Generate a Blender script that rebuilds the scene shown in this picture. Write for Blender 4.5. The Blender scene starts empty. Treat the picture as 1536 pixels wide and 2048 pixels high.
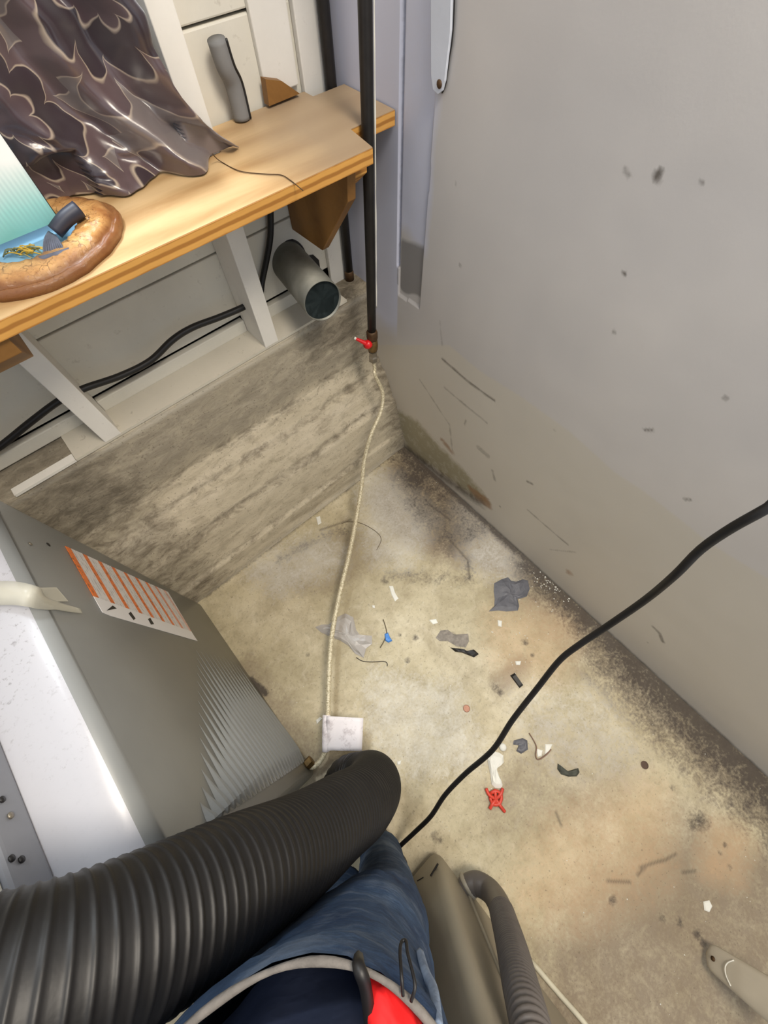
import bpy, bmesh, math, random
import numpy as np
from mathutils import Vector, Matrix
from mathutils import noise as mnoise
random.seed(7); np.random.seed(7)
S = bpy.context.scene
COL = S.collection

# ------------------------------------------------------------------ camera
R = ((0.74919362, -0.66218439, -0.0148579),
     (-0.60228135, -0.67174211, -0.43130003),
     (0.27561947, 0.33207586, -0.90208621))
F = 800.66
CAM = Vector((-0.61818105, -0.61414159, 1.25))
cd = bpy.data.cameras.new('camera'); cam = bpy.data.objects.new('camera', cd); COL.objects.link(cam)
right, up, back = Vector(R[0]), -Vector(R[1]), -Vector(R[2])
cam.matrix_world = Matrix(((right.x, up.x, back.x, CAM.x), (right.y, up.y, back.y, CAM.y),
                           (right.z, up.z, back.z, CAM.z), (0, 0, 0, 1)))
cd.sensor_fit = 'VERTICAL'; cd.sensor_height = 36.0; cd.lens = F / 2048 * 36.0
cd.clip_start = 0.02; cd.clip_end = 50
S.camera = cam

# ------------------------------------------------------------------ world, lights, exposure
W = bpy.data.worlds.new('world'); S.world = W; W.use_nodes = True
bg = W.node_tree.nodes['Background']; bg.inputs[0].default_value = (0.86, 0.92, 1.0, 1); bg.inputs[1].default_value = 0.92
def area(name, loc, target, size, energy, col, sy=None):
    l = bpy.data.lights.new(name, 'AREA'); l.energy = energy; l.color = col
    l.size = size
    if sy: l.shape = 'RECTANGLE'; l.size_y = sy
    o = bpy.data.objects.new(name, l); COL.objects.link(o); o.location = loc
    o.rotation_euler = (Vector(target) - Vector(loc)).to_track_quat('-Z', 'Y').to_euler()
    return o
# daylight through the window in the back wall, above the short curtain
area('window_daylight', (-0.47, 0.62, 2.55), (-0.58, -0.05, 0.9), 0.42, 44, (0.88, 0.95, 1.0), 0.42)
# ceiling lamp over the middle of the room
area('ceiling_lamp', (-0.25, -1.05, 2.35), (-0.40, -0.85, 0.0), 0.55, 34, (1.0, 0.90, 0.76))
S.view_settings.view_transform = 'Standard'; S.view_settings.look = 'None'
S.view_settings.exposure = 0.0; S.view_settings.gamma = 1.0; S.view_settings.use_curve_mapping = False

# ------------------------------------------------------------------ helpers
def ray(px, py):
    a, b = (px - 768) / F, (py - 1024) / F
    return Vector([R[0][i] * a + R[1][i] * b + R[2][i] for i in range(3)])
def at(px, py, ax, v):
    """world point seen at a pixel of the photo, on the plane axis = v"""
    r = ray(px, py); return CAM + r * ((v - CAM[ax]) / r[ax])
def dep(px, py, t): return CAM + ray(px, py) * t
def fl(px, py, z=0.0): return at(px, py, 2, z)

def srgb(r, g, b):
    f = lambda c: (c / 255 / 12.92) if c / 255 <= 0.04045 else ((c / 255 + 0.055) / 1.055) ** 2.4
    return (f(r), f(g), f(b), 1.0)

def tag(o, label=None, cat=None, group=None, kind=None):
    if label: o['label'] = label
    if cat: o['category'] = cat
    if group: o['group'] = group
    if kind: o['kind'] = kind
    return o
def empty(name, loc=(0, 0, 0), label=None, cat=None, group=None, kind=None):
    o = bpy.data.objects.new(name, None); COL.objects.link(o); o.location = loc; o.empty_display_size = 0.05
    bpy.context.view_layer.update()
    return tag(o, label, cat, group, kind)
def link(name, me, mat, parent=None, smooth=False):
    o = bpy.data.objects.new(name, me); COL.objects.link(o)
    if mat: me.materials.clear(); me.materials.append(mat)
    if smooth:
        me.polygons.foreach_set('use_smooth', [True] * len(me.polygons))
    if parent:
        o.parent = parent
        o.matrix_parent_inverse = Matrix.Translation(-Vector(parent.location)) if parent.parent is None else Matrix.Translation(-Vector(parent.matrix_world.translation))
    return o
def mesh(name, verts, faces, mat, parent=None, smooth=False):
    me = bpy.data.meshes.new(name); me.from_pydata([tuple(v) for v in verts], [], faces); me.update()
    bm = bmesh.new(); bm.from_mesh(me); bmesh.ops.recalc_face_normals(bm, faces=bm.faces); bm.to_mesh(me); bm.free()
    return link(name, me, mat, parent, smooth)
def frombm(name, bm, mat, parent=None, smooth=False):
    bmesh.ops.recalc_face_normals(bm, faces=bm.faces)
    me = bpy.data.meshes.new(name); bm.to_mesh(me); bm.free()
    return link(name, me, mat, parent, smooth)
def box(name, lo, hi, mat, parent=None, bev=0.0, seg=2, smooth=False, sub=0):
    bm = bmesh.new(); bmesh.ops.create_cube(bm, size=1)
    for v in bm.verts:
        v.co = Vector([lo[i] + (v.co[i] + 0.5) * (hi[i] - lo[i]) for i in range(3)])
    if bev: bmesh.ops.bevel(bm, geom=bm.edges[:], offset=bev, segments=seg, affect='EDGES', profile=0.5)
    if sub: bmesh.ops.subdivide_edges(bm, edges=bm.edges[:], cuts=sub, use_grid_fill=True)
    return frombm(name, bm, mat, parent, smooth)
def prism(name, poly, ax, a, b, mat, parent=None, bev=0.0, smooth=False):
    """poly = list of 2D points in the plane of the two other axes, extruded along ax from a to b"""
    oth = [i for i in range(3) if i != ax]
    vs = []
    for t in (a, b):
        for p in poly:
            c = [0, 0, 0]; c[ax] = t; c[oth[0]] = p[0]; c[oth[1]] = p[1]; vs.append(c)
    n = len(poly)
    fs = [list(range(n))[::-1], list(range(n, 2 * n))] + [[i, (i + 1) % n, n + (i + 1) % n, n + i] for i in range(n)]
    bm = bmesh.new(); bv = [bm.verts.new(v) for v in vs]
    for f in fs: bm.faces.new([bv[i] for i in f])
    if bev: bmesh.ops.bevel(bm, geom=bm.edges[:], offset=bev, segments=2, affect='EDGES', profile=0.5)
    return frombm(name, bm, mat, parent, smooth)
def spline(pts, n):
    """Catmull-Rom resampled to n points evenly along the length"""
    P = [Vector(p) for p in pts]
    P = [P[0] * 2 - P[1]] + P + [P[-1] * 2 - P[-2]]
    out = []
    for i in range(1, len(P) - 2):
        for k in range(24):
            t = k / 24; a, b, c, d = P[i - 1], P[i], P[i + 1], P[i + 2]
            out.append(0.5 * ((2 * b) + (c - a) * t + (2 * a - 5 * b + 4 * c - d) * t * t + (3 * b - a - 3 * c + d) * t ** 3))
    out.append(P[-2])
    L = [0]
    for i in range(1, len(out)): L.append(L[-1] + (out[i] - out[i - 1]).length)
    res = []; j = 0
    for k in range(n):
        s = L[-1] * k / (n - 1)
        while j < len(L) - 2 and L[j + 1] < s: j += 1
        u = (s - L[j]) / max(1e-9, L[j + 1] - L[j]); res.append(out[j].lerp(out[j + 1], u))
    return res, L[-1]
def tube(name, pts, rad, mat, parent=None, n=None, seg=12, cap=True, smooth=True, raw=False):
    """tube along points; rad a number or a function of (t 0..1, metres)"""
    if raw: path = [Vector(p) for p in pts]; LL = sum((path[i + 1] - path[i]).length for i in range(len(path) - 1))
    else: path, LL = spline(pts, n or 40)
    N = len(path)
    T = [(path[min(i + 1, N - 1)] - path[max(i - 1, 0)]).normalized() for i in range(N)]
    u = T[0].orthogonal().normalized(); vs = []; fs = []; s = 0
    for i in range(N):
        if i: s += (path[i] - path[i - 1]).length
        u = (u - T[i] * u.dot(T[i])).normalized(); w = T[i].cross(u)
        r = rad(s / LL, s) if callable(rad) else rad
        for k in range(seg):
            a = 2 * math.pi * k / seg
            vs.append(path[i] + (u * math.cos(a) + w * math.sin(a)) * r)
    for i in range(N - 1):
        for k in range(seg):
            k2 = (k + 1) % seg
            fs.append([i * seg + k, i * seg + k2, (i + 1) * seg + k2, (i + 1) * seg + k])
    if cap:
        fs.append(list(range(seg))[::-1]); fs.append([(N - 1) * seg + k for k in range(seg)])
    return mesh(name, vs, fs, mat, parent, smooth)
def lathe(name, prof, origin, axis, mat, parent=None, seg=24, smooth=True):
    """prof = list of (radius, distance along axis)"""
    A = Vector(axis).normalized(); u = A.orthogonal().normalized(); w = A.cross(u); O = Vector(origin)
    vs = []; fs = []
    for r, h in prof:
        for k in range(seg):
            a = 2 * math.pi * k / seg; vs.append(O + A * h + (u * math.cos(a) + w * math.sin(a)) * r)
    for i in range(len(prof) - 1):
        for k in range(seg):
            k2 = (k + 1) % seg; fs.append([i * seg + k, i * seg + k2, (i + 1) * seg + k2, (i + 1) * seg + k])
    if prof[0][0] > 1e-6: fs.append(list(range(seg)))
    if prof[-1][0] > 1e-6: fs.append([(len(prof) - 1) * seg + k for k in range(seg)])
    return mesh(name, vs, fs, mat, parent, smooth)

# ------------------------------------------------------------------ material helper
class M:
    def __init__(s, name, rough=0.6, metal=0.0, spec=0.5):
        s.m = bpy.data.materials.new(name); s.m.use_nodes = True; s.t = s.m.node_tree
        s.b = s.t.nodes['Principled BSDF']; s.b.inputs['Roughness'].default_value = rough
        s.b.inputs['Metallic'].default_value = metal; s.b.inputs['Specular IOR Level'].default_value = spec
        s._c = None
    def n(s, t, **k):
        x = s.t.nodes.new('ShaderNode' + t)
        for a, v in k.items(): setattr(x, a, v)
        return x
    def l(s, a, b): s.t.links.new(a, b); return b
    def coord(s, which='Object', scale=(1, 1, 1), rot=(0, 0, 0)):
        c = s.n('TexCoord'); mp = s.n('Mapping'); mp.inputs['Scale'].default_value = scale; mp.inputs['Rotation'].default_value = rot
        s.l(c.outputs[which], mp.inputs[0]); return mp.outputs[0]
    def noise(s, scale, detail=4, vec=None, rough=0.55, dist=0.0):
        x = s.n('TexNoise'); x.inputs['Scale'].default_value = scale; x.inputs['Detail'].default_value = detail
        x.inputs['Roughness'].default_value = rough; x.inputs['Distortion'].default_value = dist
        if vec is None: vec = s.coord()
        s.l(vec, x.inputs['Vector']); return x.outputs['Fac']
    def ramp(s, fac, *stops, interp='LINEAR'):
        r = s.n('ValToRGB'); r.color_ramp.interpolation = interp; e = r.color_ramp.elements
        while len(e) < len(stops): e.new(0.5)
        for el, (p, c) in zip(e, stops):
            el.position = p; el.color = c if isinstance(c, (tuple, list)) else (c, c, c, 1)
        s.l(fac, r.inputs[0]); return r.outputs[0]
    def mix(s, fac, a, b, mode='MIX'):
        x = s.n('Mix', data_type='RGBA', blend_type=mode)
        for sock, v in ((x.inputs[0], fac), (x.inputs[6], a), (x.inputs[7], b)):
            if isinstance(v, (int, float)): sock.default_value = v
            elif isinstance(v, tuple): sock.default_value = v
            else: s.l(v, sock)
        return x.outputs[2]
    def math(s, op, a, b=None, clamp=False, c=None):
        x = s.n('Math', operation=op, use_clamp=clamp)
        for sock, v in ((x.inputs[0], a), (x.inputs[1], b), (x.inputs[2], c)):
            if v is None: continue
            if isinstance(v, (int, float)): sock.default_value = v
            else: s.l(v, sock)
        return x.outputs[0]
    def attr(s, name):
        a = s.n('Attribute'); a.attribute_name = name; return a.outputs['Fac']
    def color(s, c):
        if isinstance(c, tuple): s.b.inputs['Base Color'].default_value = c
        else: s.l(c, s.b.inputs['Base Color'])
        return s
    def bump(s, h, strength=0.3, dist=0.002):
        x = s.n('Bump'); x.inputs['Strength'].default_value = strength; x.inputs['Distance'].default_value = dist
        if 'prev' in s.__dict__: s.l(s.prev, x.inputs['Normal'])
        s.l(h, x.inputs['Height']); s.prev = x.outputs[0]; s.l(s.prev, s.b.inputs['Normal']); return s
    def rough(s, v): s.l(v, s.b.inputs['Roughness']); return s
    def set(s, k, v): s.b.inputs[k].default_value = v; return s

def plain(name, c, rough=0.6, metal=0.0, var=0.12, nscale=18, bump=0.0, bscale=120, spec=0.5, stretch=(1, 1, 1)):
    m = M(name, rough, metal, spec); v = m.coord(scale=stretch)
    d = tuple(x * (1 - var) for x in c[:3]) + (1,); e = tuple(min(1, x * (1 + var)) for x in c[:3]) + (1,)
    m.color(m.ramp(m.noise(nscale, 5, v), (0.3, d), (0.7, e)))
    if bump: m.bump(m.noise(bscale, 3, v), bump)
    return m.m

# masks painted as mesh attributes: stains, scrapes, tone changes, and some painted light and shade
def segdist(P, a, b):
    a = np.array(a); b = np.array(b); d = b - a; L = d @ d
    t = np.clip(((P - a) @ d) / max(L, 1e-12), 0, 1); q = a + t[:, None] * d
    return np.hypot(P[:, 0] - q[:, 0], P[:, 1] - q[:, 1])
def stroke(P, pts, w, soft, k=1.0):
    d = np.full(len(P), 9.0)
    if len(pts) == 1: d = np.hypot(P[:, 0] - pts[0][0], P[:, 1] - pts[0][1])
    for i in range(len(pts) - 1): d = np.minimum(d, segdist(P, pts[i], pts[i + 1]))
    return k * np.clip(1 - (d - w) / soft, 0, 1)
def inpoly(P, poly):
    x, y = P[:, 0], P[:, 1]; r = np.zeros(len(P), bool); n = len(poly)
    for i in range(n):
        x1, y1 = poly[i]; x2, y2 = poly[(i + 1) % n]
        c = ((y1 > y) != (y2 > y)) & (x < (x2 - x1) * (y - y1) / (y2 - y1 + 1e-12) + x1); r ^= c
    return r
def blob(P, poly, soft, k=1.0):
    d = np.full(len(P), 9.0); n = len(poly)
    for i in range(n): d = np.minimum(d, segdist(P, poly[i], poly[(i + 1) % n]))
    ins = inpoly(P, poly)
    return k * np.where(ins, 1.0, np.clip(1 - d / soft, 0, 1))
def gridmesh(name, A, B, fn, mat, parent=None):
    """grid over arrays A x B, fn(a, b) -> xyz arrays; returns object and flat (a, b) points"""
    a, b = np.meshgrid(A, B, indexing='ij'); X, Y, Z = fn(a.ravel(), b.ravel())
    co = np.stack([X, Y, Z], 1); na, nb = len(A), len(B)
    i = (np.arange(na - 1)[:, None] * nb + np.arange(nb - 1)[None]).ravel()
    q = np.stack([i, i + nb, i + nb + 1, i + 1], 1)
    me = bpy.data.meshes.new(name); me.vertices.add(len(co)); me.vertices.foreach_set('co', co.ravel().astype(np.float32))
    me.loops.add(q.size); me.loops.foreach_set('vertex_index', q.ravel().astype(np.int32))
    me.polygons.add(len(q)); me.polygons.foreach_set('loop_start', (np.arange(len(q)) * 4).astype(np.int32))
    me.polygons.foreach_set('loop_total', np.full(len(q), 4, np.int32)); me.update(calc_edges=True); me.validate()
    o = link(name, me, mat, parent, True)
    return o, np.stack([a.ravel(), b.ravel()], 1)
def setattr_mesh(o, name, v):
    at_ = o.data.attributes.new(name, 'FLOAT', 'POINT'); at_.data.foreach_set('value', np.clip(v, 0, 1).astype(np.float32))
def fpx(*pts): return [tuple(fl(*p)[:2]) for p in pts]
def wpx(*pts): return [tuple(at(p[0], p[1], 0, 0)[1:]) for p in pts]

# ------------------------------------------------------------------ materials
def concrete_floor():
    m = M('floor_concrete', 0.62); v = m.coord()
    n1 = m.noise(3.2, 6, v, 0.6, 0.4); n2 = m.noise(16, 8, v, 0.68, 0.3); n3 = m.noise(95, 5, v, 0.65); n4 = m.noise(34, 8, v, 0.72, 0.8); n5 = m.noise(140, 4, v, 0.6)
    c = m.ramp(n1, (0.30, srgb(166, 154, 122)), (0.5, srgb(194, 182, 151)), (0.72, srgb(212, 201, 174)))
    c = m.mix(m.math('MULTIPLY', m.ramp(n2, (0.42, 0.0), (0.66, 1.0)), 0.55), c, srgb(148, 134, 106))
    c = m.mix(m.math('MULTIPLY', m.ramp(n4, (0.52, 0.0), (0.72, 1.0)), 0.30), c, srgb(222, 214, 194))
    c = m.mix(m.math('MULTIPLY', m.ramp(n3, (0.53, 0.0), (0.68, 1.0)), 0.34), c, srgb(124, 112, 92))
    nm = m.math('ADD', m.math('MULTIPLY', n4, 0.6), m.math('MULTIPLY', n5, 0.4))
    def lay(c, a, col, sharp, k=1.0, amp=2.0):
        t = m.math('ADD', m.attr(a), m.math('MULTIPLY', m.math('SUBTRACT', nm, 0.5), amp))
        f = m.ramp(t, (max(0.0, 0.45 - sharp), 0.0), (0.45 + sharp, 1.0))
        f = m.math('MULTIPLY', f, m.math('MULTIPLY', m.ramp(m.attr(a), (0.0, 0.0), (0.2, 1.0)), k))
        return m.mix(f, c, col)
    c = lay(c, 'grey', srgb(126, 110, 91), 0.42, 0.85)
    c = lay(c, 'tan', srgb(206, 170, 128), 0.45, 0.5)
    c = lay(c, 'chalk', srgb(214, 211, 202), 0.42, 0.66, 2.6)
    c = lay(c, 'dark', srgb(62, 53, 46), 0.30, 0.90, 2.2)
    c = m.mix(m.math('MULTIPLY', m.attr('crack'), 0.8), c, srgb(66, 56, 46))
    sp = m.ramp(m.noise(170, 2, v, 0.5), (0.66, 0.0), (0.71, 1.0))
    c = m.mix(m.math('MULTIPLY', sp, 0.45), c, srgb(92, 80, 64))
    m.color(c)
    m.bump(n3, 0.4, 0.0018).bump(n2, 0.4, 0.005)
    m.rough(m.ramp(n2, (0.3, 0.5), (0.7, 0.75)))
    return m.m
def concrete_kerb():
    m = M('kerb_concrete', 0.85, spec=0.3); v = m.coord(); vs = m.coord(scale=(0.5, 3, 3))
    n1 = m.noise(5, 6, vs, 0.65, 0.3); n2 = m.noise(30, 8, m.coord(scale=(0.6, 1, 1.3)), 0.75, 0.5); n3 = m.noise(120, 5, v, 0.65)
    c = m.ramp(n1, (0.28, srgb(168, 158, 138)), (0.5, srgb(198, 187, 164)), (0.75, srgb(216, 205, 184)))
    c = m.mix(m.math('MULTIPLY', m.ramp(n2, (0.48, 0.0), (0.68, 1.0)), 0.6), c, srgb(134, 122, 102))
    def lay(c, a, col, k, sharp=0.4):
        t = m.math('ADD', m.attr(a), m.math('MULTIPLY', m.math('SUBTRACT', n2, 0.5), 1.8))
        f = m.math('MULTIPLY', m.ramp(t, (0.45 - sharp, 0.0), (0.45 + sharp, 1.0)), k)
        f = m.math('MULTIPLY', f, m.ramp(m.attr(a), (0.0, 0.0), (0.12, 1.0)))
        return m.mix(f, c, col)
    c = lay(c, 'grey', srgb(150, 142, 127), 0.8)
    c = lay(c, 'chalk', srgb(208, 202, 188), 0.7)
    c = lay(c, 'dark', srgb(88, 79, 66), 0.8)
    sp = m.ramp(m.noise(190, 2, v, 0.5), (0.64, 0.0), (0.7, 1.0))
    c = m.mix(m.math('MULTIPLY', sp, 0.5), c, srgb(88, 80, 68))
    m.color(c); m.bump(n3, 0.5, 0.002).bump(n2, 0.55, 0.005)
    return m.m
def wall_paint():
    m = M('panel_paint', 0.42, spec=0.4); v = m.coord(); n1 = m.noise(2.6, 3, v); n2 = m.noise(34, 6, v, 0.7, 0.5); n3 = m.noise(300, 2, v)
    c = m.ramp(n1, (0.35, srgb(190, 186, 184)), (0.65, srgb(200, 195, 191)))
    def lay(c, a, col, k, sharp=0.4, amp=1.0):
        t = m.math('ADD', m.attr(a), m.math('MULTIPLY', m.math('SUBTRACT', n2, 0.5), amp))
        f = m.math('MULTIPLY', m.ramp(t, (0.45 - sharp, 0.0), (0.45 + sharp, 1.0)), k)
        f = m.math('MULTIPLY', f, m.ramp(m.attr(a), (0.0, 0.0), (0.12, 1.0)))
        return m.mix(f, c, col)
    c = lay(c, 'beige', srgb(198, 191, 178), 0.9, 0.4, 0.25)
    c = lay(c, 'blue', srgb(200, 203, 222), 0.9, 0.4, 0.3)  # blue-white tint paints window daylight into the wall colour
    c = lay(c, 'shade_patch', srgb(128, 125, 124), 0.9, 0.3, 0.3)  # shadow patch painted on the wall strip below the shelf
    c = lay(c, 'green', srgb(132, 124, 90), 0.75, 0.4, 2.0)
    c = lay(c, 'rust', srgb(138, 98, 62), 0.7, 0.4, 2.0)
    c = lay(c, 'dark', srgb(74, 66, 58), 0.85)
    m.color(c); m.bump(n3, 0.08, 0.001).bump(n1, 0.25, 0.02)
    return m.m
def plywood(name, a, b, along=(2.2, 26, 26)):
    m = M(name, 0.5, spec=0.35); v = m.coord(scale=along)
    w = m.n('TexWave', wave_type='BANDS', bands_direction='Y'); w.inputs['Scale'].default_value = 0.35; w.inputs['Distortion'].default_value = 9
    w.inputs['Detail'].default_value = 3; w.inputs['Detail Scale'].default_value = 0.6; m.l(v, w.inputs[0])
    n = m.noise(1.6, 6, v, 0.65, 0.6); f = m.math('ADD', m.math('MULTIPLY', w.outputs['Fac'], 0.35), m.math('MULTIPLY', n, 0.75))
    c = m.ramp(f, (0.28, a), (0.75, b)); m.color(c); m.bump(n, 0.12, 0.001)
    return m, c
MT = {}
MT['floor'] = concrete_floor(); MT['kerb'] = concrete_kerb(); MT['panel'] = wall_paint()
def white_wood(name, base, dirt=0.25):
    m = M(name, 0.55, spec=0.35); v = m.coord(); vs = m.coord(scale=(1, 1, 1)); n = m.noise(6, 5, vs); n2 = m.noise(48, 5, v, 0.7)
    d = tuple(x * 0.86 for x in base[:3]) + (1,)
    c = m.ramp(n, (0.3, d), (0.65, base)); c = m.mix(m.math('MULTIPLY', m.ramp(n2, (0.62, 0.0), (0.75, 1.0)), dirt), c, srgb(110, 98, 80))
    m.color(c); m.bump(m.noise(90, 3, v), 0.2, 0.0015); return m.m
MT['white'] = white_wood('stud_paint', srgb(230, 227, 220))
MT['siding'] = white_wood('siding_paint', srgb(222, 218, 206), 0.3)
MT['cornerboard'] = white_wood('corner_board_paint', srgb(196, 197, 212), 0.12)
MT['cornerboard2'] = white_wood('edge_board_paint', srgb(208, 212, 222), 0.1)
MT['shadegrey'] = plain('wall_shade_grey', srgb(128, 125, 122), 0.6, var=0.1)  # unused grey of the painted wall shade
m, c = plywood('shelf_plywood', srgb(170, 132, 86), srgb(212, 180, 134), (2.2, 14, 14))
# shade over the wall end of the shelf, painted into the ply colour
sx = m.n('SeparateXYZ'); m.l(m.coord('Object'), sx.inputs[0])
endshade = m.math('MULTIPLY', m.ramp(m.math('ADD', sx.outputs[0], m.math('MULTIPLY', m.noise(9, 4), 0.10)), (0.0, 0.0), (1.0, 1.0)), 1.0)
shademap = m.n('MapRange'); m.l(m.math('ADD', sx.outputs[0], m.math('MULTIPLY', m.noise(7, 4), 0.12)), shademap.inputs[0])
shademap.inputs[1].default_value = -0.22; shademap.inputs[2].default_value = -0.10; shademap.inputs[3].default_value = 0; shademap.inputs[4].default_value = 0.85
m.color(m.mix(shademap.outputs[0], c, srgb(160, 140, 116))); MT['ply'] = m.m
m, c = plywood('bracket_plywood', srgb(120, 84, 42), srgb(158, 114, 60), (9, 9, 9)); MT['brown_ply'] = m.m
m = M('plywood_edge', 0.6); vz = m.coord(scale=(1.5, 1, 1)); w = m.n('TexWave', wave_type='BANDS', bands_direction='Z'); w.inputs['Scale'].default_value = 27
w.inputs['Distortion'].default_value = 0.6; w.inputs['Detail'].default_value = 1; m.l(vz, w.inputs[0])
m.color(m.mix(m.math('MULTIPLY', m.noise(60, 4, m.coord(scale=(0.2, 1, 1))), 0.5), m.ramp(w.outputs['Fac'], (0.2, srgb(166, 112, 46)), (0.6, srgb(222, 166, 84))), srgb(150, 98, 40)))
MT['plyedge'] = m.m
MT['blackpipe'] = plain('black_iron', srgb(34, 31, 29), 0.45, 0.3, 0.3, 40, 0.15)
MT['rustpipe'] = plain('rusty_fitting', srgb(82, 60, 38), 0.6, 0.4, 0.4, 60, 0.3)
MT['brass'] = plain('dull_brass', srgb(120, 96, 58), 0.45, 0.7, 0.3, 60)
MT['steelnut'] = plain('grey_nut', srgb(140, 132, 118), 0.4, 0.6, 0.2, 60)
MT['red'] = plain('red_handle', srgb(212, 22, 30), 0.35, 0, 0.15)
MT['cable'] = plain('black_rubber', srgb(22, 20, 20), 0.5, 0, 0.2, 30)
MT['galv'] = M('galvanised_steel', 0.42, 0.75).color(srgb(165, 168, 164)).m
m = M('galvanised_duct', 0.6, 0.55); v = m.coord(); m.color(m.ramp(m.noise(14, 4, v), (0.3, srgb(112, 112, 104)), (0.7, srgb(150, 150, 142)))); MT['galv'] = m.m
MT['ductshade'] = plain('duct_mouth_shade', srgb(40, 52, 54), 0.8, 0.0, 0.1)
m = M('braided_hose', 0.4, 0.15); m.color(m.ramp(m.noise(260, 2), (0.35, srgb(176, 164, 132)), (0.6, srgb(226, 216, 188)))); MT['braid'] = m.m
MT['paintwhite'] = plain('white_flake', srgb(226, 224, 214), 0.6, 0, 0.06)
m = M('paper_tag', 0.7); v = m.coord(); m.color(m.mix(m.ramp(m.noise(38, 6, v, 0.75), (0.52, 0.0), (0.72, 0.75)), srgb(238, 232, 234), srgb(158, 144, 146))); MT['tag'] = m.m
# appliance enamel
m = M('grey_enamel', 0.36, 0.0, 0.5); v = m.coord(); m.color(m.ramp(m.noise(5, 4, v), (0.3, srgb(130, 132, 131)), (0.7, srgb(140, 142, 141)))); m.bump(m.noise(400, 2, v), 0.05, 0.0005); MT['enamel'] = m.m
m = M('lit_enamel_dirty', 0.3, 0.0, 0.55); v = m.coord(); n2 = m.noise(150, 6, v, 0.7); n1 = m.noise(5, 3, v)
m.color(m.mix(m.math('MULTIPLY', m.math('MULTIPLY', m.ramp(n2, (0.56, 0.0), (0.64, 1.0)), m.ramp(n1, (0.45, 0.1), (0.6, 1.0))), 0.5), srgb(184, 184, 190), srgb(108, 102, 104))); MT['top'] = m.m  # dryer top: daylight painted in as lighter enamel, plus dirt specks
MT['console'] = plain('console_grey', srgb(128, 130, 136), 0.4, 0, 0.08)
MT['beige'] = plain('beige_enamel', srgb(150, 142, 126), 0.42, 0, 0.07, 6)
MT['blackduct'] = plain('black_duct_plastic', srgb(21, 20, 20), 0.5, 0, 0.3, 25, 0.1)
MT['greyhose'] = plain('grey_hose_plastic', srgb(92, 86, 82), 0.45, 0, 0.12, 25)
m = M('clear_plastic', 0.3); m.color(srgb(220, 216, 200)).set('Alpha', 0.5); MT['clear'] = m.m
m = M('film_plastic', 0.3); m.color(srgb(196, 190, 184)).set('Alpha', 0.72); m.bump(m.noise(60, 3), 0.6, 0.004); MT['film'] = m.m
# denim
m = M('denim', 0.85, spec=0.2); v = m.coord(); n = m.noise(7, 5, v, 0.6); n2 = m.noise(420, 2, v); nf = m.noise(22, 5, m.coord(scale=(1, 1, 2.6)), 0.6)
c = m.ramp(n, (0.34, srgb(40, 56, 84)), (0.52, srgb(68, 90, 120)), (0.68, srgb(122, 138, 160)))
c = m.mix(m.math('MULTIPLY', m.ramp(nf, (0.52, 0.0), (0.72, 1.0)), 0.5), c, srgb(132, 144, 162))
c = m.mix(m.math('MULTIPLY', n2, 0.35), c, srgb(24, 32, 50)); m.color(c); m.bump(n2, 0.3, 0.0006).bump(nf, 0.5, 0.006); MT['denim'] = m.m
MT['denimrim'] = plain('faded_denim_edge', srgb(112, 107, 102), 0.9, 0, 0.25, 60, 0.4, 260)
MT['seam'] = plain('faded_denim_seam', srgb(128, 144, 168), 0.9, 0, 0.25, 70, 0.4, 260)
MT['navy'] = plain('navy_cloth', srgb(56, 65, 92), 0.9, 0, 0.3, 14, 0.5, 40)
MT['redcloth'] = plain('red_cloth', srgb(216, 20, 22), 0.75, 0, 0.12, 20, 0.4, 60)
MT['shoe'] = plain('dark_shoe', srgb(44, 42, 42), 0.7, 0, 0.2)

# ================================================================== STRUCTURE
# ---- floor
fo, FP = gridmesh('floor', np.concatenate([np.arange(-2.2, -0.9, 0.02), np.arange(-0.9, 0.021, 0.004)]), np.concatenate([np.arange(-2.6, -1.72, 0.02), np.arange(-1.72, 0.16, 0.004)]),
                  lambda a, b: (a, b, np.zeros_like(a)), MT['floor'])
tag(fo, kind='structure')
dark = np.zeros(len(FP)); grey = dark.copy(); chalk = dark.copy(); crack = dark.copy(); tan = dark.copy()
def mx(arr, v): np.maximum(arr, v, out=arr)
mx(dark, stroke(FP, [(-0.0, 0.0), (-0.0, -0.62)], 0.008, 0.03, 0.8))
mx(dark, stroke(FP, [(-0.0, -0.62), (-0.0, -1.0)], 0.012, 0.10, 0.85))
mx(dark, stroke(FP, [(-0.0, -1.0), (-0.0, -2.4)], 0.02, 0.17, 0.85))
mx(dark, stroke(FP, fpx((812, 900), (850, 930), (830, 960)), 0.02, 0.09, 0.72))
mx(dark, stroke(FP, [(-0.86, -0.0), (0, 0.0)], 0.0, 0.012, 0.5))
mx(dark, stroke(FP, fpx((500, 1360), (530, 1385)), 0.004, 0.012, 0.9))
for p, w in [((1225, 1800), .01), ((1400, 1640), .02), ((1385, 1650), .012), ((1325, 1835), .008), ((1360, 1845), .008), ((1395, 1868), .01), ((1405, 1885), .008),
             ((800, 1270), .006), ((830, 1275), .009), ((815, 1320), .008), ((1065, 1310), .006), ((1050, 1285), .01), ((905, 1275), .014), ((920, 1285), .015), ((990, 1375), .012), ((1000, 1385), .01),
             ((1440, 1705), .006), ((1450, 1690), .006), ((1460, 1735), .006), ((870, 1675), .012), ((880, 1680), .01), ((770, 1162), .012), ((616, 1310), .006), ((1345, 1575), .006)]:
    mx(dark, stroke(FP, fpx(p), w * 0.2, w * 1.4, 0.62))
mx(grey, stroke(FP, fpx((1040, 1330), (1000, 1370)), 0.012, 0.035, 0.7))
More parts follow.
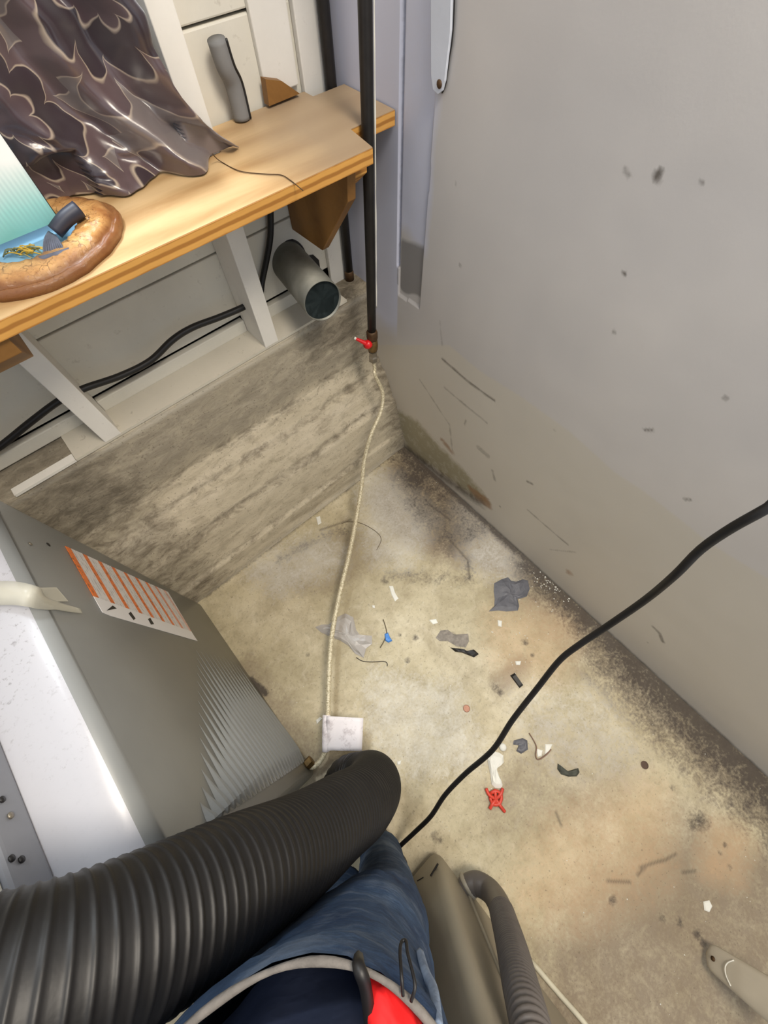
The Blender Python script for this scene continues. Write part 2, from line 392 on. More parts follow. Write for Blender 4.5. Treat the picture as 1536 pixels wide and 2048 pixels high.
mx(grey, blob(FP, fpx((830, 900), (960, 990), (1120, 1160), (1060, 1160), (960, 1120), (880, 1100), (800, 1060), (760, 1000), (790, 930)), 0.07, 0.85))
mx(dark, blob(FP, fpx((815, 905), (930, 990), (960, 1060), (900, 1090), (850, 1040), (800, 960)), 0.07, 0.50))
mx(dark, stroke(FP, fpx((900, 1060), (935, 1120), (938, 1160), (780, 1150)), 0.006, 0.035, 0.32))
mx(dark, stroke(FP, fpx((560, 1120), (640, 1075), (690, 1060)), 0.004, 0.03, 0.3))
mx(grey, blob(FP, fpx((520, 1150), (700, 1050), (760, 1110), (650, 1170), (560, 1180)), 0.06, 0.4))
mx(grey, blob(FP, fpx((1240, 1800), (1400, 1700), (1536, 1750), (1536, 2048), (1100, 2048), (1160, 1900)), 0.14, 0.78))
mx(grey, blob(FP, fpx((1100, 1480), (1250, 1520), (1180, 1640), (1000, 1600)), 0.1, 0.36))
mx(grey, blob(FP, fpx((490, 1330), (620, 1500), (700, 1560), (640, 1560)), 0.06, 0.5))
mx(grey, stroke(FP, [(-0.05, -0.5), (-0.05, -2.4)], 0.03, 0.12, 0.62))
mx(chalk, blob(FP, fpx((740, 960), (790, 970), (850, 1040), (800, 1110), (760, 1100)), 0.09, 0.66))
mx(chalk, blob(FP, fpx((520, 1135), (640, 1090), (660, 1120), (560, 1160)), 0.09, 0.6))
mx(chalk, blob(FP, fpx((930, 1020), (1060, 1120), (1020, 1140), (950, 1110)), 0.09, 0.58))
mx(chalk, blob(FP, fpx((760, 1370), (900, 1400), (940, 1500), (830, 1520), (760, 1460)), 0.08, 0.5))
mx(chalk, blob(FP, fpx((1060, 1400), (1200, 1420), (1230, 1500), (1100, 1480)), 0.12, 0.3))
mx(tan, blob(FP, fpx((1120, 1680), (1300, 1600), (1300, 1720), (1160, 1800), (1060, 1790)), 0.1, 0.6))
mx(tan, blob(FP, fpx((1000, 1250), (1130, 1240), (1100, 1330), (1020, 1320)), 0.1, 0.6))
mx(tan, blob(FP, fpx((1440, 1670), (1480, 1680), (1460, 1740), (1420, 1730)), 0.06, 0.7))
for poly in ([(1280, 1735), (1310, 1725), (1330, 1720), (1352, 1708)], [(1275, 1750), (1290, 1735)], [(1215, 1762), (1260, 1764)], [(1112, 1625), (1122, 1650)],
             [(640, 1060), (700, 1040)], [(900, 1080), (935, 1120), (940, 1160)], [(860, 1010), (900, 1040)], [(1365, 1745), (1390, 1742)]):
    mx(crack, stroke(FP, fpx(*poly), 0.0008, 0.004, 0.75))
for nme, v in (('dark', dark), ('grey', grey), ('chalk', chalk), ('crack', crack), ('tan', tan)): setattr_mesh(fo, nme, v)

# ---- back wall: battered concrete kerb, sill, studs, siding boards
wb = empty('wall_back', (-1.0, 0.2, 0), kind='structure')
KT = 0.562
prof = [(0.0, -0.01), (0.0, 0.0), (0.006, 0.045), (0.011, 0.083), (0.021, 0.087), (0.034, 0.148), (0.050, 0.212), (0.064, 0.216), (0.086, 0.268), (0.103, 0.305), (0.115, 0.309), (0.136, 0.352), (0.145, 0.366), (0.1445, 0.42), (0.1455, 0.50), (0.146, 0.552), (0.150, KT), (0.19, KT), (0.26, KT)]
PL = [0]
for i in range(1, len(prof)): PL.append(PL[-1] + math.hypot(prof[i][0] - prof[i - 1][0], prof[i][1] - prof[i - 1][1]))
PLa = np.array(PL); PY = np.array([p[0] for p in prof]); PZ = np.array([p[1] for p in prof])
def kerbfn(a, s):
    y = np.interp(s, PLa, PY); z = np.interp(s, PLa, PZ)
    w = np.array([mnoise.noise(Vector((x * 3.0, q * 9.0, 1.0))) + 0.5 * mnoise.noise(Vector((x * 12, q * 30, 4.0))) for x, q in zip(a, s)])
    return a, y - 0.0035 * w * (z > 0.01) * (z < KT - 0.005), z
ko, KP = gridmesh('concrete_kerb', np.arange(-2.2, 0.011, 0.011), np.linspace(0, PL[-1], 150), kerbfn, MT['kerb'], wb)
kz = np.interp(KP[:, 1], PLa, PZ); ky = np.interp(KP[:, 1], PLa, PY); KX = np.stack([KP[:, 0], kz], 1)
kg = np.clip((kz - 0.34) / 0.06, 0, 1) * 0.75 * (ky < 0.16); kd = np.zeros(len(KP)); kc = kd.copy()  # upper upright face greyed: its shade is painted into the concrete
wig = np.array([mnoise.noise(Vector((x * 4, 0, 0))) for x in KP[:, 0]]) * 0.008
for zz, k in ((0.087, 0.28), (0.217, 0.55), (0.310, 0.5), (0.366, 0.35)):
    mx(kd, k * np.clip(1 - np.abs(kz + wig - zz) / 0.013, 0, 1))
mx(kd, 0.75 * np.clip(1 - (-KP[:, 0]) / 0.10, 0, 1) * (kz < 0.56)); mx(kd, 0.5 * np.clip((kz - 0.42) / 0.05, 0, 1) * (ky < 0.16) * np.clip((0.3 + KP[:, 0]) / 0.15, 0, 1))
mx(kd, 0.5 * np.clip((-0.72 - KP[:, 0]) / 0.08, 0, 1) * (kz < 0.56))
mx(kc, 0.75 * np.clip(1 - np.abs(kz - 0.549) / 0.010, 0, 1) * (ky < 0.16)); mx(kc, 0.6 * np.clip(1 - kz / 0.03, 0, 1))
top = ky > 0.149; kc[top] = 0.35; kg[top] = 0.15
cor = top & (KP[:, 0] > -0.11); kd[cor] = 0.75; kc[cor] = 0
pl = top & (KP[:, 0] < -0.80); kg[pl] = 0.9; kd[pl] = 0.35; kc[pl] = 0
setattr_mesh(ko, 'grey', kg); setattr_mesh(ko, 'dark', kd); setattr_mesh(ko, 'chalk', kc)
# painted sill strip on the kerb edge and batten along the foot of the siding
box('sill_plate', (-0.80, 0.1465, KT), (-0.085, 0.238, KT + 0.006), white_wood('sill_paint', srgb(206, 200, 186), 0.7), wb)
box('sill_plate', (-0.925, 0.1465, KT), (-0.801, 0.166, KT + 0.006), MT['white'], wb)
for x0, x1 in ((-2.2, -0.737), (-0.700, -0.3335), (-0.296, -0.085)):
    box('batten', (x0, 0.2235, KT + 0.005), (x1, 0.240, KT + 0.035), MT['siding'], wb, 0.002)
studs = [(-1.545, -1.508), (-1.140, -1.103), (-0.7365, -0.7005), (-0.333, -0.2965)]
for x0, x1 in studs:
    box('stud', (x0, 0.146, KT + 0.004), (x1, 0.2345, 2.25), MT['white'], wb, 0.0015)
box('corner_post', (-0.073, 0.2225, KT - 0.03), (-0.004, 0.2345, 2.25), MT['white'], wb, 0.002)
box('siding_trim', (-0.150, 0.226, 0.94), (-0.082, 0.236, 2.25), MT['white'], wb, 0.002)
zs = [KT + 0.0385, 0.748, 0.891, 1.034, 1.177]; 
while zs[-1] < 2.2: zs.append(zs[-1] + 0.143)
for i in range(len(zs) - 1):
    z0, z1 = zs[i] + 0.0018, zs[i + 1] - 0.0018
    if z0 < 1.17: spans = [(-2.2, 0.0)]
    elif z0 < 2.02: spans = [(-2.2, -0.72), (-0.31, 0.0)]
    else: spans = [(-2.2, 0.0)]
    for x0, x1 in spans: box('siding_board', (x0, 0.2355, z0), (x1, 0.2535, z1), MT['siding'], wb, 0.0025)
box('backing', (-2.2, 0.254, 0.52), (0.0, 0.262, 1.175), MT['cable'], wb)
mesh('knot_hole', [at(612, 512, 1, .2348), at(626, 509, 1, .2348), at(638, 520, 1, .2348), at(642, 548, 1, .2348), at(625, 545, 1, .2348)] , [[0, 1, 2, 3, 4]], MT['cable'], wb)
# window opening above the short curtain
wn = empty('window_1', (-0.515, 0.24, 1.19), kind='structure')
for lo, hi in (((-0.70, .205, 1.175), (-.333, .262, 1.20)), ((-0.70, .205, 2.155), (-.333, .262, 2.18)), ((-0.70, .215, 1.20), (-.682, .26, 2.155)), ((-.351, .215, 1.20), (-.333, .26, 2.155))):
    box('window_frame', lo, hi, MT['white'], wn, 0.002)

# ---- right wall
wr = empty('wall_right', (0.01, -1.0, 0), kind='structure')
GA = np.concatenate([np.arange(-2.6, -1.5, 0.02), np.arange(-1.5, -0.05, 0.004), np.arange(-0.05, 0.07, 0.002), np.arange(0.07, 0.2346, 0.004)])
GB = np.concatenate([np.arange(0.0, 1.25, 0.004), np.arange(1.25, 2.26, 0.02)])
def wallfn(a, b):
    n = np.array([mnoise.noise(Vector((p * 9, q * 14, 0))) for p, q in zip(a, b)])
    x = -0.005 * np.sin(np.clip((a + 0.4) * 2.2, -3, 3)) * np.clip(b * 2, 0, 1) * np.clip((-0.03 - a) * 5, 0, 1)
    x = x - 0.004 * np.sin(b * 5 + a * 2) * np.clip(b, 0, 1) * np.clip((-0.1 - a) * 3, 0, 1)
    zone = (a > -0.027 + 0.003 * n) & (a < 0.048) & (b > 0.60 + 0.012 * n)
    x = x + np.where(zone, 0.0035, 0.0)
    x = x + np.where((np.abs(a - 0.05) < 0.0022) & (b > 0.66), 0.010, 0.0)
    return x, a, b
po, WP = gridmesh('wall_panel', GA, GB, wallfn, MT['panel'], wr)
wd = np.zeros(len(WP)); wg = wd.copy(); wbg = wd.copy(); wru = wd.copy()
line = wpx((760, 690), (900, 690), (960, 740), (1040, 790), (1137, 860), (1179, 898), (1230, 945), (1290, 985), (1360, 1040), (1408, 1080), (1470, 1120), (1536, 1160))
line.sort(); ly = np.array([p[0] for p in line]); lz = np.array([p[1] for p in line])
zl = np.interp(WP[:, 0], ly, lz); wbg = np.clip((zl - WP[:, 1]) / 0.006 + 0.5, 0, 1) * 0.75
wg = np.maximum(wg, blob(WP, wpx((800, 830), (835, 850), (880, 900), (930, 950), (970, 1000), (940, 985), (880, 940), (815, 895)), 0.03, 0.85))
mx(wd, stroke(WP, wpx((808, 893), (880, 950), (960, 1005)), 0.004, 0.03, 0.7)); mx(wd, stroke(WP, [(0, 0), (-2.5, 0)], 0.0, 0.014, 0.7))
mx(wru, blob(WP, wpx((940, 975), (975, 1000), (980, 1015), (955, 1000)), 0.015, 0.9)); mx(wru, stroke(WP, wpx((1138, 1146)), 0.004, 0.012, 0.8)); mx(wru, stroke(WP, wpx((885, 880), (905, 905)), 0.002, 0.012, 0.8))
for pts, w, k in [([(885, 717), (935, 760), (990, 800)], .002, .8), ([(890, 775), (975, 845)], .002, .5), ([(840, 760), (900, 850), (905, 900)], .002, .35), ([(958, 895), (975, 910)], .012, .35), ([(1055, 963), (1065, 968)], .003, .8),
                  ([(1000, 1013)], .004, 1), ([(1055, 1020), (1100, 1060), (1135, 1090)], .0015, .6), ([(1305, 1255), (1318, 1268), (1325, 1285)], .004, .7), ([(1295, 1286)], .004, .6),
                  ([(1310, 360), (1317, 346)], .002, 1), ([(1308, 352), (1314, 362)], .003, .6), ([(1247, 341), (1256, 352)], .0015, .6), ([(1400, 367)], .002, 1), ([(1247, 548)], .0025, 1), ([(1228, 664)], .004, .7),
                  ([(921, 530)], .002, .8), ([(912, 367)], .002, .6), ([(1290, 860), (1305, 860)], .0012, .8), ([(1450, 797)], .002, .7), ([(1370, 999), (1380, 1000)], .0012, .7), ([(930, 848), (933, 840)], .002, .6), ([(985, 940), (990, 960)], .004, .5), ([(1110, 860)], .003, .3), ([(1150, 1105), (1100, 1100)], .001, .4), ([(880, 640), (885, 690)], .002, .3)]:
    mx(wd, stroke(WP, wpx(*pts), w * (0.6 if len(pts) > 1 else 0.3), 0.004, k * 0.85))
wday = np.zeros(len(WP)); wshade = wday.copy()
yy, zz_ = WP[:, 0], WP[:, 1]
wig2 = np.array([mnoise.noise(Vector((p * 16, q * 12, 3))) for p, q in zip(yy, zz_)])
mx(wday, 0.9 * np.clip((yy - 0.046) / 0.006, 0, 1) * np.clip((zz_ - 0.42 + 0.05 * wig2) / 0.10, 0, 1))
mx(wday, 0.75 * np.clip((yy + 0.045 + 0.01 * wig2) / 0.02, 0, 1) * np.clip((zz_ - 0.72 + 0.03 * wig2) / 0.03, 0, 1))
mx(wshade, 1.0 * (np.clip((yy + 0.027) / 0.003, 0, 1) * np.clip((0.047 - yy) / 0.006, 0, 1) * np.clip((zz_ - 0.615 + 0.03 * wig2) / 0.012, 0, 1) * np.clip((0.74 + 0.02 * wig2 - zz_) / 0.02, 0, 1)))
mx(wd, stroke(WP, [(0.05, 0.62), (0.05, 2.2)], 0.0, 0.004, 0.5))
for nme, v in (('dark', wd), ('green', wg), ('beige', wbg), ('rust', wru), ('blue', wday), ('shade_patch', wshade)): setattr_mesh(po, nme, v)
box('wall_core', (0.014, -2.6, 0), (0.06, 0.262, 2.25), MT['siding'], wr)

# ================================================================== OBJECTS
# ---- plywood shelf with its brackets
ZS = 0.93; T = 0.021; YF = -0.008
sh = empty('wall_shelf', (-0.4, 0.12, ZS - T), 'long plywood wall shelf under the curtain, notched round a pipe', 'shelf')
edge = [(-1.6, YF), (-0.113, YF), (-0.101, 0.061), (-0.003, 0.062), (-0.003, 0.1985), (-0.074, 0.1985)]
sback = [(-0.074, 0.225), (-0.2955, 0.225), (-0.2955, 0.1455), (-0.3345, 0.1455), (-0.3345, 0.232), (-0.6995, 0.232), (-0.6995, 0.1455), (-0.7375, 0.1455), (-0.7375, 0.232), (-1.1, 0.232), (-1.1, 0.145), (-1.6, 0.145)]
prism('board', edge + sback, 2, ZS - T, ZS, MT['ply'], sh)
# lipping of bare ply along the front edges
box('front_edge', (-1.6, YF - 0.0012, ZS - T), (-0.1135, YF, ZS - 0.001), MT['plyedge'], sh)
box('front_edge', (-0.100, 0.0608, ZS - T), (-0.003, 0.062, ZS - 0.001), MT['plyedge'], sh)
def bracket(x):
    b = prism('bracket', [(.234, ZS - T), (.234, .724), (.124, .727), (.019, .856), (.013, ZS - T)], 0, x, x + .018, MT['brown_ply'], sh, 0.0012)
    return b
bracket(-0.150); 
prism('bracket', [(.1455, ZS - T), (.1455, .842), (.049, .842), (-.004, ZS - 0.045), (-.004, ZS - T)], 0, -0.752, -0.700, MT['brown_ply'], sh, 0.0012)
prism('cleat', [(.060, ZS - T), (.060, ZS - T - 0.055), (.030, ZS - T - 0.03), (.030, ZS - T)], 0, -0.131, -0.095, MT['plyedge'], sh, 0.0012)

# ---- brown plywood scrap against the wall above the shelf
prism('plywood_scrap', [(p.x, p.z) for p in (at(523, 154, 1, .222), at(531, 208, 1, .222), at(592, 183, 1, .222), at(556, 158, 1, .222))], 1, .2105, .2255, MT['brown_ply'])
tag(bpy.data.objects['plywood_scrap'], 'small pointed brown plywood scrap upright behind the shelf', 'wood scrap')

# ---- grey foam pipe sleeve leaning behind the shelf
A, B = at(432, 78, 1, .205), at(484, 238, 1, .2105)
gs = empty('foam_pipe_sleeve', tuple(B), 'grey split foam sleeve leaning on the white siding behind the shelf', 'pipe insulation')
A2 = A.lerp(B, 0.55) + Vector((0.006, 0.004, 0))
tube('sleeve', [A, A.lerp(B, .3), A2, B], 0.0135, plain('grey_foam', srgb(124, 124, 124), 0.8, 0, 0.1), gs, 24, 16)
tube('slit', [A + Vector((.0115, -.0085, 0)), A.lerp(B, .3) + Vector((.0115, -.0085, 0)), A2 + Vector((.0115, -.0085, 0)), B + Vector((.0115, -.0085, 0))], 0.0022, MT['cable'], gs, 24, 6)

# ---- curtain
def curtain_mat():
    m = M('patterned_curtain', 0.27, 0.0, 0.8); uv = m.n('UVMap'); uv.uv_map = 'UVMap'
    mp = m.n('Mapping'); m.l(uv.outputs[0], mp.inputs[0]); mp.inputs['Scale'].default_value = (1, 1, 1)
    nz = m.n('TexNoise'); nz.inputs['Scale'].default_value = 2.0; m.l(mp.outputs[0], nz.inputs[0])
    vm = m.n('VectorMath', operation='MULTIPLY_ADD'); m.l(nz.outputs['Color'], vm.inputs[0]); vm.inputs[1].default_value = (.35, .35, 0); m.l(mp.outputs[0], vm.inputs[2])
    def petals(scale, k, ph):
        vo = m.n('TexVoronoi', voronoi_dimensions='2D', feature='F1'); vo.inputs['Scale'].default_value = scale; vo.inputs['Randomness'].default_value = 0.7
        m.l(vm.outputs[0], vo.inputs['Vector'])
        df = m.n('VectorMath', operation='SUBTRACT'); m.l(vm.outputs[0], df.inputs[0]); m.l(vo.outputs['Position'], df.inputs[1])
        s = m.n('SeparateXYZ'); m.l(df.outputs[0], s.inputs[0])
        ang = m.math('ARCTAN2', s.outputs[1], s.outputs[0])
        sc = m.math('ABSOLUTE', m.math('SINE', m.math('MULTIPLY_ADD', ang, k, c=ph)))
        return m.math('MULTIPLY', vo.outputs['Distance'], m.math('SUBTRACT', 1.45, m.math('MULTIPLY', m.math('POWER', sc, 0.6), 0.55)))
    d = petals(0.62, 4.0, 0.3)
    c = m.ramp(d, (0.0, srgb(64, 48, 54)), (0.16, srgb(80, 62, 66)), (0.172, srgb(176, 160, 144)), (0.19, srgb(48, 36, 42)), (0.40, srgb(52, 39, 46)), (0.410, srgb(176, 160, 142)), (0.43, srgb(90, 72, 74)), (0.60, srgb(84, 68, 70)), (0.61, srgb(168, 154, 140)), (0.63, srgb(112, 102, 100)), (1.0, srgb(106, 96, 96)))
    m.color(c); m.set('Sheen Weight', 0.3); m.bump(m.noise(500, 2), 0.1, 0.0004)
    return m.m
cu = empty('curtain', (-0.5, 0.17, ZS), 'dark purple and taupe patterned satin curtain bunched on the shelf', 'curtain')
ep = [at(470, 288, 1, .150), at(420, 257, 1, .158), at(374, 221, 1, .164), at(325, 169, 1, .170), at(303, 140, 1, .172), at(260, 65, 1, .174), at(241, 0, 1, .176)]
ez = np.array([p.z for p in ep]); ex = np.array([p.x for p in ep]); o_ = np.argsort(ez); ez = ez[o_]; ex = ex[o_]
NU, NV = 150, 90; ZT = 1.19  # unseen curtain top, set low so window light passes over it
vs = []; uvs = []
for j in range(NV):
    v = j / (NV - 1); z = ZS + 0.003 + (ZT - ZS) * v ** 1.35
    xe = float(np.interp(z, ez, ex)) if z < ez[-1] else ex[-1] - 0.10 * min(1, (z - ez[-1]) / 0.2)
    low = max(0, 1 - (z - ZS) / 0.11)
    for i in range(NU):
        u = i / (NU - 1); x = -0.90 + (xe + 0.90) * u
        ph = u * 30 + 1.6 * math.sin(u * 7 + z * 6) + z * 5
        amp = 0.015 + 0.007 * math.sin(u * 9)
        y = 0.178 - 0.006 * (1 - u) + amp * math.sin(ph)
        y += 0.012 * mnoise.noise(Vector((u * 9, z * 22, 2))) * (0.3 + low)
        # lower band: crumpled and pushed forward on to the shelf
        y -= low ** 2 * (0.030 + 0.016 * math.sin(u * 17 + 1)) + low * 0.020 * mnoise.noise(Vector((u * 22, z * 46, 7))) + 0.006 * mnoise.noise(Vector((u * 18, z * 30, 11)))
        zz = z + low * (0.012 * mnoise.noise(Vector((u * 15, z * 30, 5))) + 0.004) * min(1, v * 9) * (0 if x > -0.37 else 1)
        k2 = max(0.0, min(1.0, (x + 0.44) / 0.09)); k2 = k2 * k2 * (3 - 2 * k2); y -= 0.050 * k2 * (0.55 + 0.45 * (1 - low)); y = min(y, 0.143) if x > -0.345 or x < -0.69 else y
        if -0.72 < x < -0.49 and z < ZS + 0.05: y = max(y, 0.183 - 0.02 * max(0, (x + 0.52) / 0.03))
        vs.append((x, min(y, 0.212), max(zz, ZS + 0.002))); uvs.append((u * 6.2, z * 9.5))
fs = [[j * NU + i, j * NU + i + 1, (j + 1) * NU + i + 1, (j + 1) * NU + i] for j in range(NV - 1) for i in range(NU - 1)]
co = mesh('cloth', vs, fs, curtain_mat(), cu, True)
uvl = co.data.uv_layers.new(name='UVMap')
for lp in co.data.loops: uvl.data[lp.index].uv = uvs[lp.vertex_index]
sm = co.modifiers.new('thickness', 'SOLIDIFY'); sm.thickness = 0.0012
tube('added_curtain_rod', [(-0.93, .176, ZT + .004), (-0.6, .176, ZT + .004), (-.36, .176, ZT + .004)], .006, MT['steelnut'], cu, 8)  # unseen rod, added where the curtain is cut low for the light

# ---- wooden plaque with blue inlay
pc = Vector((-0.604, 0.088, ZS)); pq = empty('wooden_plaque', tuple(pc), 'round lacquered wood plaque with sunken blue centre on shelf', 'plaque')
m = M('lacquered_wood', 0.14, 0, 0.6); v = m.coord(); n = m.noise(95, 6, v, 0.75, 2.5); nb = m.noise(22, 5, v)
vo = m.n('TexVoronoi', feature='DISTANCE_TO_EDGE'); vo.inputs['Scale'].default_value = 34
wv = m.n('VectorMath', operation='MULTIPLY_ADD'); nn_ = m.n('TexNoise'); nn_.inputs['Scale'].default_value = 60; m.l(v, nn_.inputs[0]); m.l(nn_.outputs['Color'], wv.inputs[0]); wv.inputs[1].default_value = (.03, .03, .03); m.l(v, wv.inputs[2]); m.l(wv.outputs[0], vo.inputs['Vector'])
crk = m.ramp(vo.outputs['Distance'], (0.0, 1.0), (0.035, 0.0))
crk = m.math('MULTIPLY', crk, m.ramp(nb, (0.46, 0.0), (0.56, 1.0)))
m.color(m.mix(m.math('MULTIPLY', m.ramp(n, (0.55, 0.0), (0.66, 1.0)), 0.75), m.ramp(nb, (0.35, srgb(150, 96, 50)), (0.6, srgb(212, 164, 102))), srgb(104, 60, 30)))
m.color(m.mix(m.math('MULTIPLY', crk, 0.85), m.b.inputs['Base Color'].links[0].from_socket, srgb(84, 46, 22)))
sz = m.n('SeparateXYZ'); m.l(v, sz.inputs[0]); zr_ = m.n('MapRange'); m.l(m.math('ADD', sz.outputs[2], m.math('MULTIPLY', m.math('SUBTRACT', nb, 0.5), 0.006)), zr_.inputs[0]); zr_.inputs[1].default_value = ZS + .021; zr_.inputs[2].default_value = ZS + .014
m.color(m.mix(m.math('MULTIPLY', zr_.outputs[0], 0.85), m.b.inputs['Base Color'].links[0].from_socket, srgb(120, 74, 40))); m.bump(n, 0.35, 0.003); wood = m.m
profl = [(0.0, 0.010), (0.03, 0.0205), (0.10, 0.0220), (0.35, 0.0228), (0.60, 0.0222), (0.74, 0.0195), (0.82, 0.0155), (0.845, 0.0118), (0.865, 0.0125), (0.93, 0.0125), (0.985, 0.0095), (1.0, 0.006), (0.97, 0.0), (-1.0, 0.0)]
seg = 96; vs = []; fs = []
for r, h in profl:
    for k in range(seg):
        a = 2 * math.pi * k / seg; q = (1 + 0.03 * math.sin(3 * a + 1) + 0.03 * mnoise.noise(Vector((math.cos(a) * 5, math.sin(a) * 5, r * 2))))
        rx, ry = (.058 + .052 * r, .050 + .040 * r) if r > -.5 else (0, 0)
        vs.append(pc + Vector((q * rx * math.cos(a), q * ry * math.sin(a), h * (1 + .1 * mnoise.noise(Vector((math.cos(a) * 9, math.sin(a) * 9, r * 4)))) + 0.0003)))
for i in range(len(profl) - 1):
    for k in range(seg): fs.append([i * seg + k, i * seg + (k + 1) % seg, (i + 1) * seg + (k + 1) % seg, (i + 1) * seg + k])
mesh('rim', vs, fs, wood, pq, True)
vs = [pc + Vector((.0615 * math.cos(2 * math.pi * k / 40), .053 * math.sin(2 * math.pi * k / 40), h)) for h in (.0125, .006) for k in range(40)]
mesh('blue_inlay', vs, [list(range(40)), list(range(40, 80))] + [[k, (k + 1) % 40, 40 + (k + 1) % 40, 40 + k] for k in range(40)], plain('blue_inlay', srgb(138, 186, 218), 0.3, 0, 0.05), pq)
a, b = at(158, 418, 2, ZS + .034), at(110, 464, 2, ZS + .024)
tube('stick', [a, a.lerp(b, .5) + Vector((0, 0, .002)), b], lambda t, s: .0095 - .001 * t, plain('dark_stick', srgb(40, 42, 56), 0.5, 0, 0.2), pq, 12, 10)
gr = plain('grey_root', srgb(96, 100, 116), 0.7, 0, 0.3, 80)
for i in range(9):
    p0 = at(98 + i * 1.6, 464 + i, 2, ZS + .022); p1 = at(88 + i * 5.5, 512 - i * 0.5, 2, ZS + .018)
    tube('root', [p0, p0.lerp(p1, .5) + Vector((0.001, 0, .004)), p1], .0014, gr, pq, 8, 6)
tube('root', [at(80, 522, 2, ZS + .018), at(108, 514, 2, ZS + .02), at(142, 503, 2, ZS + .018)], .0048, gr, pq, 10, 8)
for i in range(26):
    q = random.random(); p0 = at(2 + q * 70, 512 - q * 14 + random.uniform(-8, 8), 2, ZS + .016); 
    p1 = p0 + Vector((random.uniform(.004, .02), random.uniform(-.022, -.004), random.uniform(.0, .006)))
    tube('grass_blade', [p0, p0.lerp(p1, .5) + Vector((0, 0, .003)), p1], .0008, plain('dry_grass%d' % i, random.choice([srgb(196, 160, 60), srgb(150, 140, 90), srgb(110, 116, 88), srgb(214, 176, 60)]), 0.7), pq, 5, 5)

# ---- turquoise printed panel standing on the plaque
m = M('turquoise_print', 0.35); v = m.coord(); s = m.n('SeparateXYZ'); m.l(v, s.inputs[0])
g = m.n('MapRange'); m.l(m.math('ADD', s.outputs[2], m.math('MULTIPLY', m.noise(14, 4, v), 0.03)), g.inputs[0]); g.inputs[1].default_value = .968; g.inputs[2].default_value = 1.035
c = m.ramp(g.outputs[0], (0.0, srgb(126, 190, 186)), (0.35, srgb(160, 216, 210)), (1.0, srgb(244, 246, 244)))
w = m.n('TexWave', wave_type='BANDS', bands_direction='X'); w.inputs['Scale'].default_value = 62; m.l(v, w.inputs[0])
c = m.mix(m.math('MULTIPLY', m.math('MULTIPLY', w.outputs['Fac'], m.ramp(g.outputs[0], (0.0, 0.0), (0.3, 0.6), (0.7, 0.5), (0.95, 0.0))), 0.4), c, srgb(120, 160, 164)); m.color(c)
zb = ZS + .0245
cx = at(120, 440, 2, zb); tp = empty('printed_panel', (cx.x - .1, cx.y, zb), 'upright white and turquoise printed panel standing on the wooden plaque', 'panel')
box('sheet', (cx.x - .26, cx.y, zb), (cx.x - .0008, cx.y + .005, zb + .36), m.m, tp)
box('dark_edge', (cx.x - .0008, cx.y - .0004, zb), (cx.x, cx.y + .0055, zb + .36), MT['cable'], tp)

# ---- thin wire on the shelf
tube('thin_wire', [fl(425, 308, ZS + .016), fl(440, 322, ZS + .002), fl(480, 342, ZS + .0015), fl(530, 348, ZS + .0015), fl(562, 350, ZS + .0015), fl(580, 360, ZS + .0015), fl(606, 381, ZS + .001)], .0007, MT['rustpipe'], None, 50, 6)
tag(bpy.data.objects['thin_wire'], 'thin dark wire curling from the curtain corner across the shelf', 'wire')

# ---- black cable through the studs
tube('black_cable', [at(-60, 930, 1, .205), at(0, 893, 1, .205), at(60, 845, 1, .2), at(118, 802, 1, .195), at(168, 777, 1, .19), at(240, 752, 1, .197), at(300, 722, 1, .2), at(345, 680, 1, .2), at(385, 655, 1, .2), at(440, 634, 1, .195), at(487, 614, 1, .19), at(518, 596, 1, .205), at(525, 560, 1, .222), at(540, 480, 1, .222), at(541, 420, 1, .222), at(541, 370, 1, .222)], .0066, MT['cable'], None, 120, 10)
tag(bpy.data.objects['black_cable'], 'black rubber cable sagging through the white studs below the shelf', 'cable')

# ---- vent duct
dv = empty('vent_duct', (-0.2, .1, .665), 'short galvanised round vent duct poking out of the siding', 'duct')
e0 = Vector((-0.176, .236, .664)); e1 = at(646, 603, 1, .055); ax = (e1 - e0); Lx = ax.length; RD = .0425
lathe('pipe', [(RD, 0), (RD, Lx), (RD - .0015, Lx), (RD - .0015, .02)], e0, ax, MT['galv'], dv, 48)
lathe('dark_mouth', [(0.0, Lx - .006), (RD - .0015, Lx - .006)], e0, ax, MT['ductshade'], dv, 32, False)  # dark disc near the mouth stands in for shade inside the pipe
u = ax.normalized(); dn = (Vector((-0.45, 0, -1)) - u * Vector((-0.45, 0, -1)).dot(u)).normalized()
tube('seam', [e0 + dn * RD, e0 + dn * RD + ax * .5, e1 + dn * RD], .0016, MT['galv'], dv, 10, 6)
lathe('flange', [(RD + .001, 0.0), (RD + .004, 0.002), (RD + .001, 0.006)], e0 - u * .003, ax, MT['cable'], dv, 40)

# ---- black pipes
QX = at(660, 150, 1, .2105).x
p1 = empty('black_pipe', (QX, .2105, KT), 'black iron pipe rising in the corner behind the shelf', 'pipe', 'black iron pipes')
tube('pipe', [(QX, .2105, KT + .012), (QX, .2105, .9), (QX, .2105, 1.5), (QX, .2105, 2.2)], .0105, MT['blackpipe'], p1, 8, 14)
lathe('fitting', [(.012, 0), (.012, .02), (.0105, .024)], (QX, .2105, KT + .0005), (0, 0, 1), MT['rustpipe'], p1, 14)
bpy.data.objects['board'].data.update()
p2 = empty('gas_pipe', (-.084, .046, .44), 'black gas pipe in front of the shelf notch ending in a red-handled valve', 'pipe', 'black iron pipes')
PX, PYy = -.088, .048
tube('pipe', [(PX, PYy, .535), (PX + .015, PYy, 1.0), (PX + .035, PYy, 1.6), (PX + .05, PYy, 2.2)], .0105, MT['blackpipe'], p2, 20, 16)
